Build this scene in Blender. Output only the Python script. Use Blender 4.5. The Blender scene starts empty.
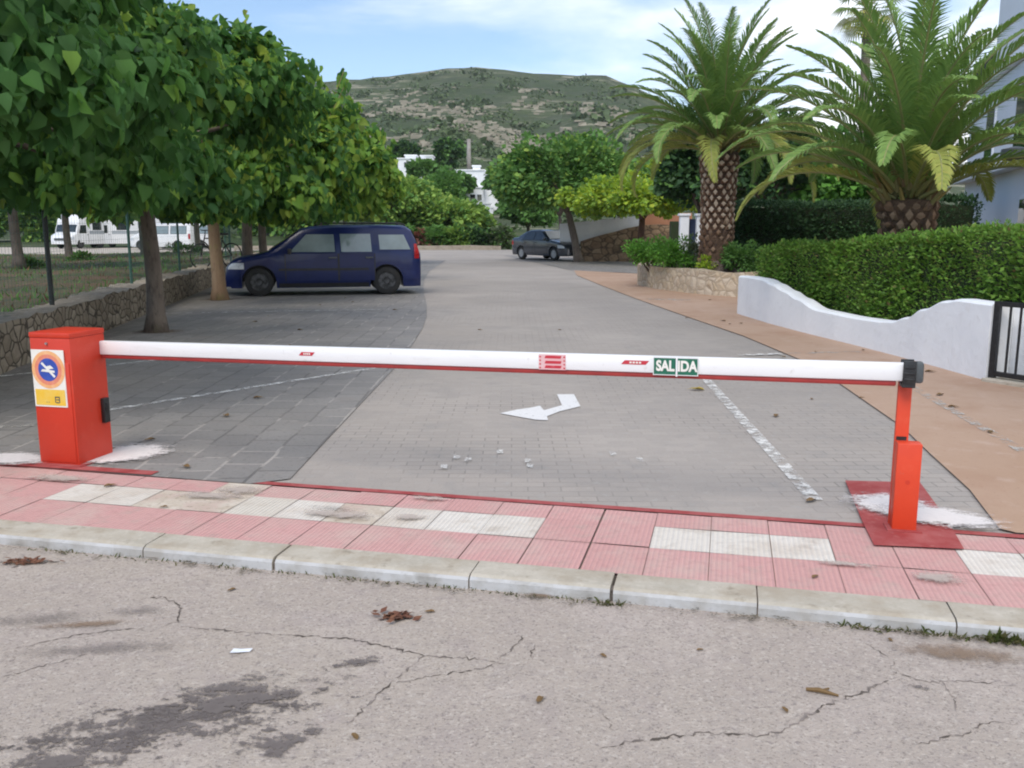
import bpy, bmesh, math, random
import numpy as np
from mathutils import Vector, Matrix
random.seed(7)
R = math.radians
sc = bpy.context.scene
COL = sc.collection

# ------------------------------------------------------------------ camera
F = 900.0; TH = math.atan(156 / F); H = 1.55
cam_d = bpy.data.cameras.new('camera'); cam = bpy.data.objects.new('camera', cam_d); COL.objects.link(cam)
cam.location = (0, 0, H); cam.rotation_euler = (math.pi / 2 - TH, 0, 0)
cam_d.sensor_width = 36; cam_d.lens = F / 1024 * 36; cam_d.clip_end = 6000; cam_d.clip_start = 0.05
sc.camera = cam

def gp(x, y, z=0.0):
    """survey: where the photo's pixel meets the ground at height z"""
    u = (x - 512) / F; v = (y - 384) / F
    Z = -math.sin(TH) - v * math.cos(TH); Y = math.cos(TH) - v * math.sin(TH)
    t = (z - H) / Z
    return Vector((u * t, Y * t, z))
def at(x, y, Y):
    u = (x - 512) / F; v = (y - 384) / F
    Z = -math.sin(TH) - v * math.cos(TH); YY = math.cos(TH) - v * math.sin(TH)
    t = Y / YY
    return Vector((u * t, Y, H + Z * t))
EX, EY = 0.973, -0.231          # along the kerb
def st(s, t, z=0.0): return Vector((s * EX - t * EY, s * EY + t * EX, z))

# ------------------------------------------------------------------ materials
def mat(name, base, rough=0.8, layers=(), bump=None, spec=0.5, island=None, coord='Object', metallic=0.0, translucent=0.0, coat=0.0, trans_col=None):
    m = bpy.data.materials.new(name); m.use_nodes = True
    nt = m.node_tree; n = nt.nodes; l = nt.links; n.clear()
    out = n.new('ShaderNodeOutputMaterial'); bs = n.new('ShaderNodeBsdfPrincipled')
    bs.inputs['Roughness'].default_value = rough; bs.inputs['Specular IOR Level'].default_value = spec
    bs.inputs['Metallic'].default_value = metallic; bs.inputs['Coat Weight'].default_value = coat
    tc = n.new('ShaderNodeTexCoord'); co = tc.outputs[coord]
    def rgb(c):
        x = n.new('ShaderNodeRGB'); x.outputs[0].default_value = (*c, 1); return x.outputs[0]
    cur = rgb(base)
    def mixc(fac, a, b):
        x = n.new('ShaderNodeMix'); x.data_type = 'RGBA'
        l.new(fac, x.inputs[0]); l.new(a, x.inputs[6]); l.new(b, x.inputs[7]); return x.outputs[2]
    def ramp(sock, lo, hi, mx=1.0):
        x = n.new('ShaderNodeMapRange'); x.inputs[1].default_value = lo; x.inputs[2].default_value = hi; x.inputs[4].default_value = mx
        l.new(sock, x.inputs[0]); return x.outputs[0]
    if island:
        g = n.new('ShaderNodeNewGeometry')
        cr = n.new('ShaderNodeValToRGB'); cr.color_ramp.elements[0].color = (*island[0], 1); cr.color_ramp.elements[-1].color = (*island[-1], 1)
        for i, c in enumerate(island[1:-1]):
            e = cr.color_ramp.elements.new((i + 1) / (len(island) - 1)); e.color = (*c, 1)
        l.new(g.outputs['Random Per Island'], cr.inputs[0]); cur = cr.outputs[0]
    def tex(L):
        v = co
        if 'stretch' in L or 'rot' in L:
            mp = n.new('ShaderNodeMapping'); mp.inputs['Scale'].default_value = L.get('stretch', (1, 1, 1)); mp.inputs['Rotation'].default_value = (0, 0, L.get('rot', 0))
            l.new(co, mp.inputs[0]); v = mp.outputs[0]
        k = L.get('kind', 'noise')
        if k == 'noise':
            t = n.new('ShaderNodeTexNoise'); t.inputs['Scale'].default_value = L['scale']; t.inputs['Detail'].default_value = L.get('detail', 4)
            t.inputs['Roughness'].default_value = L.get('nr', 0.6)
            l.new(v, t.inputs['Vector']); return t.outputs[0]
        if k == 'voronoi':
            t = n.new('ShaderNodeTexVoronoi'); t.feature = L.get('feature', 'F1'); t.inputs['Scale'].default_value = L['scale']
            if L.get('warp'):
                nz = n.new('ShaderNodeTexNoise'); nz.inputs['Scale'].default_value = L['scale'] * 0.8; nz.inputs['Detail'].default_value = 3; l.new(v, nz.inputs['Vector'])
                ad = n.new('ShaderNodeMix'); ad.data_type = 'RGBA'; ad.blend_type = 'ADD'; ad.inputs[0].default_value = L['warp']
                l.new(v, ad.inputs[6]); l.new(nz.outputs[1], ad.inputs[7]); v = ad.outputs[2]
            l.new(v, t.inputs['Vector']); return t.outputs['Color' if L.get('cell') else 'Distance']
        if k == 'brick':
            t = n.new('ShaderNodeTexBrick'); t.inputs['Scale'].default_value = 1; t.inputs['Brick Width'].default_value = L['w']; t.inputs['Row Height'].default_value = L['h']
            t.inputs['Mortar Size'].default_value = L['m']; t.inputs['Mortar Smooth'].default_value = L.get('sm', 0.3); t.offset = L.get('off', 0.5)
            t.inputs['Color1'].default_value = (0, 0, 0, 1); t.inputs['Color2'].default_value = (1, 1, 1, 1)
            if L.get('wob'):
                nz = n.new('ShaderNodeTexNoise'); nz.inputs['Scale'].default_value = 3; l.new(v, nz.inputs['Vector'])
                ad = n.new('ShaderNodeMix'); ad.data_type = 'RGBA'; ad.blend_type = 'ADD'; ad.inputs[0].default_value = L['wob']
                l.new(v, ad.inputs[6]); l.new(nz.outputs[1], ad.inputs[7]); v = ad.outputs[2]
            l.new(v, t.inputs['Vector']); return t.outputs['Color' if L.get('cell') else 'Fac']
        if k == 'wave':
            t = n.new('ShaderNodeTexWave'); t.inputs['Scale'].default_value = L['scale']; t.inputs['Distortion'].default_value = L.get('dist', 0)
            l.new(v, t.inputs['Vector']); return t.outputs[1]
    for L in layers:
        f = ramp(tex(L), L.get('lo', .4), L.get('hi', .6), L.get('amt', 1.0))
        if 'mask' in L:
            f2 = ramp(tex(L['mask']), L['mask'].get('lo', .4), L['mask'].get('hi', .6))
            mu = n.new('ShaderNodeMath'); mu.operation = 'MULTIPLY'; l.new(f, mu.inputs[0]); l.new(f2, mu.inputs[1]); f = mu.outputs[0]
        cur = mixc(f, cur, rgb(L['color']))
    l.new(cur, bs.inputs['Base Color'])
    for b in (bump or ()):
        bp = n.new('ShaderNodeBump'); bp.inputs['Strength'].default_value = b.get('str', .3); bp.inputs['Distance'].default_value = b.get('dist', .01)
        if b.get('inv'): bp.invert = True
        l.new(tex(b), bp.inputs['Height'])
        if bs.inputs['Normal'].links: l.new(bs.inputs['Normal'].links[0].from_socket, bp.inputs['Normal'])
        l.new(bp.outputs[0], bs.inputs['Normal'])
    sh = bs.outputs[0]
    if translucent:
        tr = n.new('ShaderNodeBsdfTranslucent'); hs = n.new('ShaderNodeHueSaturation'); hs.inputs['Value'].default_value = 1.6; hs.inputs['Hue'].default_value = .49
        l.new(cur, hs.inputs['Color']); l.new(hs.outputs[0], tr.inputs[0])
        ms = n.new('ShaderNodeMixShader'); ms.inputs[0].default_value = translucent; l.new(sh, ms.inputs[1]); l.new(tr.outputs[0], ms.inputs[2]); sh = ms.outputs[0]
    l.new(sh, out.inputs[0])
    return m

def decal(name, color, scale=8, thr=.5, soft=.12, edge=.9, color2=None, rough=.85, detail=6, amt=1.0, stretch=(1, 1, 1)):
    """worn paint, stains and spills: a sheet whose ragged edge comes from noise (UV runs -1..1 over the sheet)"""
    m = bpy.data.materials.new(name); m.use_nodes = True; nt = m.node_tree; n = nt.nodes; l = nt.links; n.clear()
    out = n.new('ShaderNodeOutputMaterial'); bs = n.new('ShaderNodeBsdfPrincipled'); bs.inputs['Roughness'].default_value = rough; bs.inputs['Specular IOR Level'].default_value = .25
    tc = n.new('ShaderNodeTexCoord'); uv = n.new('ShaderNodeUVMap')
    mp = n.new('ShaderNodeMapping'); mp.inputs['Scale'].default_value = stretch; l.new(tc.outputs['Object'], mp.inputs[0])
    nz = n.new('ShaderNodeTexNoise'); nz.inputs['Scale'].default_value = scale; nz.inputs['Detail'].default_value = detail; nz.inputs['Roughness'].default_value = .74
    l.new(mp.outputs[0], nz.inputs['Vector'])
    ln = n.new('ShaderNodeVectorMath'); ln.operation = 'LENGTH'; l.new(uv.outputs[0], ln.inputs[0])
    a = n.new('ShaderNodeMath'); a.operation = 'MULTIPLY_ADD'; l.new(ln.outputs['Value'], a.inputs[0]); a.inputs[1].default_value = -edge; a.inputs[2].default_value = edge * .6
    b = n.new('ShaderNodeMath'); b.operation = 'ADD'; l.new(a.outputs[0], b.inputs[0])
    nf = n.new('ShaderNodeTexNoise'); nf.inputs['Scale'].default_value = 70; nf.inputs['Detail'].default_value = 2; l.new(tc.outputs['Object'], nf.inputs['Vector'])
    na = n.new('ShaderNodeMath'); na.operation = 'MULTIPLY_ADD'; l.new(nf.outputs[0], na.inputs[0]); na.inputs[1].default_value = .34; na.inputs[2].default_value = -.17
    nb = n.new('ShaderNodeMath'); nb.operation = 'ADD'; l.new(nz.outputs[0], nb.inputs[0]); l.new(na.outputs[0], nb.inputs[1]); l.new(nb.outputs[0], b.inputs[1])
    r = n.new('ShaderNodeMapRange'); r.inputs[1].default_value = thr; r.inputs[2].default_value = thr + soft; r.inputs[4].default_value = amt; l.new(b.outputs[0], r.inputs[0])
    n2 = n.new('ShaderNodeTexNoise'); n2.inputs['Scale'].default_value = scale * 2.5; n2.inputs['Detail'].default_value = 4; l.new(tc.outputs['Object'], n2.inputs['Vector'])
    mx = n.new('ShaderNodeMix'); mx.data_type = 'RGBA'; mx.inputs[6].default_value = (*color, 1); mx.inputs[7].default_value = (*(color2 or tuple(c * .8 for c in color)), 1)
    l.new(n2.outputs[0], mx.inputs[0]); l.new(mx.outputs[2], bs.inputs['Base Color'])
    t = n.new('ShaderNodeBsdfTransparent'); ms = n.new('ShaderNodeMixShader'); l.new(r.outputs[0], ms.inputs[0]); l.new(t.outputs[0], ms.inputs[1]); l.new(bs.outputs[0], ms.inputs[2])
    l.new(ms.outputs[0], out.inputs[0]); return m

M = {}
def N(scale, color, lo=.4, hi=.6, amt=1.0, **k): return dict(kind='noise', scale=scale, color=color, lo=lo, hi=hi, amt=amt, **k)
M['road'] = mat('weathered_asphalt', (.405, .352, .298), .9, [
    N(.35, (.345, .295, .27), .35, .7, .8), N(1.6, (.475, .41, .375), .5, .75, .6), N(5, (.34, .29, .27), .52, .72, .6), N(7, (.27, .235, .22), .60, .74, .6),
    N(22, (.33, .288, .258), .5, .66, .5, detail=3), N(26, (.50, .45, .405), .58, .72, .45, detail=3), N(60, (.53, .475, .42), .55, .68, .55, detail=2), N(95, (.19, .165, .145), .57, .68, .75, detail=2), N(38, (.22, .19, .18), .62, .72, .7, detail=2)],
    bump=[dict(kind='noise', scale=90, detail=3, str=.7, dist=.008), dict(kind='noise', scale=24, str=.4, dist=.012), dict(kind='noise', scale=5, str=.2, dist=.02)], spec=.3)
M['crack'] = mat('crack_dirt', (.085, .07, .058), .95, [N(11, (.24, .205, .185), .44, .58)])
M['kerb'] = mat('kerb_concrete', (.47, .43, .36), .9, [N(3, (.38, .35, .29), .4, .65, .8), N(25, (.55, .51, .44), .5, .7, .5), N(5, (.36, .31, .24), .44, .66, .9), N(9, (.22, .19, .14), .60, .74, .8), N(80, (.3, .27, .22), .6, .7, .5)],
    bump=[dict(kind='noise', scale=45, str=.4, dist=.006)], spec=.3)
M['kerb_face'] = mat('kerb_face_concrete', (.46, .46, .46), .9, [N(2.5, (.52, .525, .53), .4, .65, .8), N(6, (.36, .345, .32), .42, .64, .9), N(14, (.28, .27, .25), .56, .72, .8, stretch=(.4, 1, 1)), N(60, (.3, .3, .3), .6, .7, .5)],
    bump=[dict(kind='noise', scale=45, str=.4, dist=.006)], spec=.3)
ribs = dict(kind='wave', scale=12.7, rot=0.233, dist=.15)
def tile_mat(name, isl, dirt):
    return mat(name, isl[0], .85, [dict(ribs, color=tuple(c * .82 for c in isl[1]), lo=.15, hi=.55, amt=.45), N(2.2, dirt, .48, .72, .75), N(7, tuple(c * .82 for c in dirt), .54, .72, .6), N(18, tuple(c * .75 for c in isl[0]), .5, .75, .5), N(70, tuple(c * .6 for c in isl[0]), .6, .72, .4)],
        island=isl, bump=[dict(ribs, str=.5, dist=.006)], spec=.3)
M['tile_pink'] = tile_mat('pink_ribbed_tile', [(.56, .315, .295), (.585, .335, .315), (.545, .305, .285), (.575, .345, .32)], (.52, .40, .35))
M['tile_white'] = tile_mat('cream_ribbed_tile', [(.62, .57, .50), (.70, .66, .60), (.58, .53, .45)], (.5, .42, .34))
M['grout'] = mat('pavement_bed', (.40, .25, .23), .95, [N(20, (.33, .26, .22))])
M['tile_bare'] = mat('bare_mortar', (.47, .40, .32), .95, [N(10, (.57, .51, .43), .4, .6), N(5, (.46, .33, .28), .5, .65, .7), N(30, (.3, .24, .18), .58, .7)], bump=[dict(kind='noise', scale=30, str=.6, dist=.01)])
M['red_edge'] = mat('red_floor_paint', (.36, .085, .08), .75, [N(6, (.30, .04, .038), .4, .6), N(30, (.42, .16, .14), .58, .72, .6)])
pav = dict(kind='brick', w=.2, h=.1, m=.006, wob=.006)
M['lot'] = mat('grey_block_paving', (.325, .292, .262), .85, [
    N(.22, (.395, .355, .32), .36, .62, .9), dict(pav, cell=True, color=(.25, .235, .22), lo=.2, hi=1.0, amt=.26),
    dict(pav, color=(.155, .145, .135), lo=.2, hi=.8, amt=.62, mask=dict(kind='noise', scale=.6, lo=.40, hi=.60)),
    N(1.1, (.255, .24, .225), .54, .75, .6), N(.5, (.36, .315, .275), .58, .75, .55), N(3.5, (.27, .255, .24), .55, .7, .5), N(14, (.39, .37, .345), .56, .72, .45), N(60, (.17, .16, .15), .6, .72, .5), N(110, (.45, .43, .4), .62, .72, .4)],
    bump=[dict(pav, str=.3, dist=.006, inv=True), dict(kind='noise', scale=60, str=.35, dist=.006)], spec=.3)
blk = dict(kind='brick', w=.34, h=.27, m=.013, wob=.05, rot=math.pi / 2)
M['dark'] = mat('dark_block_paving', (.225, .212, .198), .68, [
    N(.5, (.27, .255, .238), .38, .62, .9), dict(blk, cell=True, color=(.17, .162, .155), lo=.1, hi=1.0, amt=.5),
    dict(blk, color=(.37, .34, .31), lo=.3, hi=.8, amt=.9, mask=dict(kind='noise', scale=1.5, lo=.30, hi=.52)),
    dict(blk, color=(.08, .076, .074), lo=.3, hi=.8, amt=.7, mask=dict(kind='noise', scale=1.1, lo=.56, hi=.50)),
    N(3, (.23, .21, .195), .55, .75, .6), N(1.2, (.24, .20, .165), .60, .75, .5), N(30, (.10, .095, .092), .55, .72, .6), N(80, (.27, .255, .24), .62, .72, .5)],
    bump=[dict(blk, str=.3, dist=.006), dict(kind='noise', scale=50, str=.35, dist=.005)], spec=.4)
M['dirt'] = mat('terracotta_paving', (.40, .27, .19), .92, [N(.3, (.45, .32, .24), .38, .62), N(1.4, (.36, .225, .155), .5, .7, .7), N(4, (.50, .38, .31), .56, .75, .7), N(50, (.28, .17, .12), .6, .72, .5), N(16, (.33, .18, .12), .62, .75, .5)],
    bump=[dict(kind='noise', scale=60, str=.35, dist=.005)], spec=.2)
M['paint'] = decal('worn_white_paint', (.74, .73, .70), 9, .41, .18, edge=.0)
M['paint_faint'] = decal('faded_white_paint', (.55, .53, .49), 7, .475, .14, edge=.0)
M['arrow'] = decal('arrow_paint', (.76, .76, .76), 13, .27, .12, edge=.0, color2=(.62, .61, .60))
M['cement'] = decal('spilled_cement', (.74, .70, .68), 13, .33, .22, edge=.8, detail=8, stretch=(.7, 1.6, 1))
M['stain'] = decal('dark_road_stain', (.135, .115, .108), 13, .515, .10, edge=.30, color2=(.18, .16, .15), amt=.9, detail=12, stretch=(.8, 1.4, 1))
M['stain_soft'] = decal('soft_road_stain', (.22, .195, .18), 9, .45, .3, edge=.5, amt=.38, detail=10)
M['stain_brown'] = decal('brown_road_stain', (.28, .20, .14), 12, .42, .3, edge=.6, amt=.7, detail=8)
M['kerb_dirt'] = decal('gutter_dirt', (.16, .13, .09), 16, .55, .16, edge=.15, color2=(.06, .055, .03))
M['pale_patch'] = decal('pale_patch', (.50, .43, .38), 14, .42, .22, edge=.5, detail=8, amt=.85)
M['red'] = mat('red_enamel', (.57, .042, .018), .42, [N(3, (.50, .036, .017), .4, .7, .8), N(8, (.60, .075, .04), .55, .75, .5), N(24, (.40, .07, .04), .64, .76, .6), N(60, (.62, .14, .09), .68, .76, .6)], bump=[dict(kind='noise', scale=3, str=.04, dist=.02)], spec=.45)
M['orange'] = mat('orange_red_enamel', (.66, .058, .018), .42, [N(4, (.58, .048, .018), .4, .7, .8), N(10, (.70, .10, .045), .55, .75, .5), N(30, (.5, .1, .06), .68, .76, .7)], spec=.45)
M['white_al'] = mat('white_enamel', (.82, .82, .82), .35, [N(2, (.77, .77, .77), .4, .7, .7, stretch=(1, 4, 4)), N(7, (.68, .67, .65), .55, .75, .6, stretch=(.5, 1, 3)), N(30, (.55, .52, .5), .64, .76, .6)])
M['rubber_red'] = mat('red_rubber_strip', (.36, .035, .03), .6, [N(8, (.30, .03, .027))])
M['black'] = mat('black_plastic', (.015, .015, .016), .45, [N(20, (.03, .03, .03), .5, .7)])
M['grey_pl'] = mat('dark_grey_plastic', (.07, .08, .085), .5, [N(20, (.1, .11, .11), .5, .7)])
M['sign_green'] = mat('exit_sign_green', (.012, .13, .075), .4, [N(20, (.02, .17, .1), .5, .7)])
M['sticker_white'] = mat('sticker_white', (.80, .78, .72), .45, [N(14, (.70, .67, .6), .5, .75)])
M['sticker_red'] = mat('sticker_red', (.52, .03, .05), .45, [N(20, (.6, .1, .12), .55, .7)])
M['sticker_pink'] = mat('sticker_pink', (.75, .42, .43), .45, [N(20, (.7, .5, .5), .5, .7)])
M['disc_orange'] = mat('faded_orange_ring', (.80, .40, .16), .45, [N(25, (.83, .50, .28), .4, .7)])
M['disc_red'] = mat('faded_red_ring', (.70, .22, .13), .45, [N(25, (.75, .3, .2), .4, .7)])
M['disc_blue'] = mat('sign_blue', (.03, .07, .36), .45, [N(25, (.05, .1, .42), .4, .7)])
M['sticker_yellow'] = mat('sticker_yellow', (.80, .50, .05), .45, [N(14, (.78, .56, .14), .4, .7)])
M['wallw'] = mat('white_lime_render', (.85, .865, .885), .85, [N(1.5, (.75, .77, .80), .4, .7, .8), N(9, (.66, .66, .66), .60, .76, .6), N(2.2, (.6, .5, .42), .66, .8, .5, stretch=(1, 1, .4))],
    bump=[dict(kind='noise', scale=9, str=.25, dist=.03), dict(kind='noise', scale=60, str=.2, dist=.006)], spec=.2)
M['villa'] = mat('pale_villa_render', (.84, .85, .88), .85, [N(.8, (.79, .80, .83), .4, .7, .8)], bump=[dict(kind='noise', scale=30, str=.2, dist=.01)], spec=.2)
def stone(name, c, joint, sc_=5.5, st_=(1, 1, 1.5)):
    return mat(name, c[0], .9, [dict(kind='voronoi', scale=sc_, stretch=st_, cell=True, warp=.12, color=c[1], lo=.1, hi=.9, amt=1), N(7, c[2], .5, .7, .6),
        dict(kind='voronoi', feature='DISTANCE_TO_EDGE', scale=sc_, stretch=st_, warp=.12, color=joint, lo=.085, hi=.02, amt=.9), N(40, tuple(x * .6 for x in c[0]), .6, .72, .5)],
        bump=[dict(kind='voronoi', feature='DISTANCE_TO_EDGE', scale=sc_, stretch=st_, warp=.12, str=.9, dist=.06), dict(kind='noise', scale=24, str=.5, dist=.02)], spec=.2)
M['stone_left'] = stone('dry_stone', [(.20, .165, .125), (.30, .26, .205), (.15, .14, .10)], (.045, .038, .03), 4.5)
M['stone_cap'] = mat('rough_mortar_cap', (.34, .29, .225), .95, [N(3, (.26, .22, .17), .4, .65), N(14, (.42, .37, .3), .5, .7), N(6, (.14, .14, .08), .6, .75)], bump=[dict(kind='noise', scale=10, str=.8, dist=.05)])
M['stone_planter'] = stone('honey_stone', [(.50, .40, .28), (.58, .50, .40), (.40, .29, .19)], (.40, .33, .25), 4.2, (1, 1, 1.2))
M['stone_far'] = stone('brown_stone', [(.22, .145, .09), (.31, .225, .145), (.15, .10, .065)], (.08, .06, .045), 2.6)
M['soil'] = mat('soil', (.11, .075, .045), .95, [N(1, (.16, .105, .06), .4, .6), N(9, (.06, .05, .03), .5, .7), N(2, (.08, .09, .035), .5, .65)], bump=[dict(kind='noise', scale=6, str=.8, dist=.08)])
M['grass_bank'] = mat('rough_bank_ground', (.06, .065, .028), .95, [N(.35, (.15, .085, .05), .42, .6), N(1.2, (.075, .095, .035), .48, .62), N(10, (.05, .06, .025), .5, .7)], bump=[dict(kind='noise', scale=4, str=.8, dist=.12)])
M['pale_ground'] = mat('pale_gravel', (.42, .37, .31), .95, [N(.4, (.35, .31, .26), .4, .6), N(6, (.48, .43, .37), .5, .7)])
M['terrain'] = mat('dry_ground', (.20, .17, .11), .95, [N(.05, (.12, .12, .06), .4, .6), N(1, (.25, .21, .14), .5, .7)])
M['bark'] = mat('grey_bark', (.125, .10, .08), .9, [N(5, (.19, .155, .125), .4, .65, stretch=(1, 1, .25)), N(20, (.07, .055, .045), .5, .7, stretch=(1, 1, .3)), N(4, (.14, .14, .07), .6, .75)], bump=[dict(kind='noise', scale=18, stretch=(1, 1, .25), str=.8, dist=.03)])
M['bark_pale'] = mat('pale_tan_bark', (.34, .23, .14), .9, [N(5, (.27, .17, .10), .4, .65, stretch=(1, 1, .25)), N(3, (.30, .25, .10), .55, .7), N(20, (.18, .12, .08), .55, .72, stretch=(1, 1, .3))], bump=[dict(kind='noise', scale=18, stretch=(1, 1, .25), str=.7, dist=.03)])
M['bark_red'] = mat('red_brown_bark', (.16, .085, .06), .9, [N(8, (.1, .055, .04), .4, .6, stretch=(1, 1, .3))])
def leafm(name, isl, tr=.3, rough=.6): return mat(name, isl[0], rough, [N(1.1, tuple(c * .72 for c in isl[0]), .45, .7, .5)], island=isl, translucent=tr, spec=.25)
M['mulb'] = leafm('mulberry_leaf', [(0.044, 0.122, 0.03), (0.059, 0.159, 0.034), (0.049, 0.137, 0.043), (0.076, 0.194, 0.039), (0.061, 0.166, 0.04), (0.049, 0.128, 0.035), (0.104, 0.237, 0.043), (0.061, 0.159, 0.043), (0.078, 0.171, 0.045)], .34)
M['mulb_young'] = leafm('light_mulberry_leaf', [(0.133, 0.265, 0.041), (0.188, 0.339, 0.056), (0.113, 0.235, 0.045), (0.227, 0.377, 0.056), (0.151, 0.284, 0.047), (0.284, 0.377, 0.056), (0.179, 0.263, 0.042)], .35)
M['yellow'] = leafm('yellow_green_leaf', [(0.289, 0.423, 0.041), (0.384, 0.519, 0.05), (0.231, 0.384, 0.05), (0.5, 0.539, 0.058), (0.326, 0.461, 0.05), (0.174, 0.309, 0.039)], .32)
M['midgreen'] = leafm('mid_green_leaf', [(0.091, 0.207, 0.052), (0.125, 0.26, 0.056), (0.08, 0.174, 0.048), (0.149, 0.293, 0.066)], .22)
M['lightgreen'] = leafm('light_green_leaf', [(0.186, 0.32, 0.064), (0.249, 0.392, 0.074), (0.149, 0.273, 0.06), (0.299, 0.414, 0.085), (0.223, 0.332, 0.064)], .25)
M['darkgreen'] = leafm('dark_green_leaf', [(0.039, 0.088, 0.035), (0.053, 0.116, 0.039), (0.031, 0.074, 0.031), (0.064, 0.124, 0.042)], .15)
M['olive'] = leafm('grey_green_leaf', [(0.108, 0.144, 0.072), (0.144, 0.18, 0.096), (0.09, 0.12, 0.06)], .2)
M['hedge'] = leafm('hedge_leaf', [(0.101, 0.224, 0.031), (0.147, 0.292, 0.039), (0.087, 0.185, 0.029), (0.185, 0.34, 0.047), (0.116, 0.243, 0.036), (0.068, 0.147, 0.028), (0.166, 0.302, 0.058), (0.234, 0.321, 0.068)], .25)
M['hedge_dry'] = leafm('hedge_new_leaf', [(.16, .20, .04), (.10, .13, .04), (.20, .15, .06), (.06, .06, .03)], .2)
M['hedge_core'] = mat('hedge_twigs', (.022, .038, .012), .95, [N(12, (.035, .03, .015), .5, .7)])
M['shrub'] = leafm('bright_shrub_leaf', [(0.103, 0.272, 0.04), (0.15, 0.355, 0.052), (0.085, 0.215, 0.038), (0.187, 0.391, 0.065)], .25)
M['frond'] = leafm('palm_frond_green', [(0.167, 0.28, 0.073), (0.212, 0.337, 0.086), (0.133, 0.236, 0.064), (0.245, 0.36, 0.091)], .2, .6)
M['frond_old'] = leafm('palm_frond_yellowing', [(0.277, 0.314, 0.073), (0.342, 0.365, 0.088), (0.227, 0.282, 0.066), (0.406, 0.382, 0.095)], .22, .6)
M['rachis'] = mat('palm_rachis', (.22, .24, .09), .5, [N(6, (.28, .26, .1))])
M['palm_trunk'] = mat('palm_trunk_fibre', (.085, .05, .032), .95, [N(8, (.13, .08, .05), .4, .65), N(30, (.04, .025, .018), .5, .7)], bump=[dict(kind='noise', scale=20, str=.9, dist=.04)])
M['palm_base'] = mat('palm_trunk_base', (.15, .115, .095), .95, [N(9, (.1, .07, .055), .4, .65), N(30, (.2, .16, .135), .5, .7)], bump=[dict(kind='noise', scale=16, str=.9, dist=.04)])
M['boot'] = mat('cut_leaf_base', (.42, .31, .20), .9, [N(14, (.40, .30, .21), .5, .75, .6)], island=[(.52, .41, .30), (.64, .53, .41), (.42, .31, .22), (.58, .47, .36)])
M['boot_dark'] = mat('old_leaf_base', (.10, .055, .035), .9, island=[(.13, .075, .045), (.19, .11, .065), (.28, .19, .125), (.10, .06, .04), (.15, .085, .05)])
M['boot_brown'] = mat('brown_leaf_base', (.24, .14, .085), .9, island=[(.2, .11, .07), (.3, .2, .13), (.17, .095, .06), (.26, .15, .10)])
M['thatch'] = mat('orange_leaf_stalk', (.34, .21, .06), .8, island=[(.24, .15, .05), (.30, .22, .07), (.18, .17, .06), (.15, .09, .045)])
M['fence'] = mat('green_fence_paint', (.05, .13, .10), .5, [N(20, (.04, .10, .08))])
M['fence_dark'] = mat('dark_fence_paint', (.014, .02, .022), .5, [N(20, (.025, .03, .03))])
M['iron'] = mat('black_iron', (.012, .012, .014), .4, [N(30, (.025, .025, .028), .5, .7)])
M['van'] = mat('dark_blue_car_paint', (.006, .014, .075), .3, [N(3, (.009, .018, .095), .4, .7)], coat=.25, spec=.35)
M['car'] = mat('dark_grey_car_paint', (.035, .042, .055), .25, [N(3, (.04, .048, .06), .4, .7)], coat=.7)
M['white_van'] = mat('white_vehicle_paint', (.78, .79, .80), .35, [N(3, (.72, .73, .74), .4, .7)], coat=.3)
M['glass'] = mat('dark_car_glass', (.02, .026, .028), .05, [N(3, (.03, .037, .038), .4, .7)], spec=.8)
M['glass_pale'] = mat('pale_car_glass', (.23, .29, .30), .07, [N(1.6, (.15, .19, .195), .35, .75)], spec=.8)
M['tyre'] = mat('tyre_rubber', (.02, .02, .02), .85, [N(20, (.035, .033, .03), .5, .7)])
M['rim'] = mat('dull_steel_rim', (.11, .11, .115), .5, [N(10, (.03, .03, .03), .4, .6)], metallic=.4)
M['rim_al'] = mat('silver_rim', (.45, .46, .48), .35, [N(10, (.35, .36, .38), .4, .6)], metallic=.6)
M['lamp_red'] = mat('tail_lamp', (.42, .01, .015), .2, [N(10, (.3, .01, .01))])
M['lamp_clear'] = mat('headlamp_lens', (.66, .70, .74), .12, [N(9, (.45, .48, .52), .45, .65)])
M['roof_black'] = mat('roof_black', (.012, .012, .015), .5, [N(10, (.02, .02, .02))])
M['grey_band'] = mat('grey_body_graphics', (.34, .37, .40), .4, [N(5, (.42, .45, .48), .5, .7)])
M['terra'] = mat('terracotta_render', (.42, .20, .11), .9, [N(1, (.36, .17, .10), .4, .7)])
M['door_blue'] = mat('dark_blue_door', (.012, .02, .06), .5, [N(3, (.02, .03, .07))])
M['hill'] = mat('scrub_hillside', (.046, .070, .029), .98, [
    N(.012, (.07, .092, .042), .4, .6), N(.05, (.052, .068, .040), .45, .6, .8), N(.15, (.10, .108, .062), .54, .66, .6),
    dict(kind='noise', scale=.085, stretch=(.38, .8, 3.4), detail=8, nr=.68, color=(.34, .315, .24), lo=.53, hi=.60, amt=.85, mask=dict(kind='noise', scale=.006, lo=.44, hi=.54, detail=2)),
    N(.4, (.042, .052, .03), .52, .64, .7)], bump=[dict(kind='noise', scale=.1, str=.7, dist=3.0)], spec=.1)
M['scrub'] = leafm('hill_scrub', [(0.071, 0.114, 0.043), (0.1, 0.147, 0.055), (0.06, 0.095, 0.038)], .05)
M['rockm'] = mat('hill_rock', (.30, .255, .20), .95, island=[(.24, .22, .165), (.33, .30, .235), (.28, .255, .2)])
M['leaf_dry'] = mat('dry_leaf', (.10, .06, .03), .8, island=[(.07, .04, .02), (.12, .07, .035), (.18, .11, .04), (.06, .04, .025)])
M['leaf_yel'] = mat('yellowed_leaf', (.35, .27, .05), .7, [N(40, (.22, .14, .04), .5, .6)])
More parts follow.
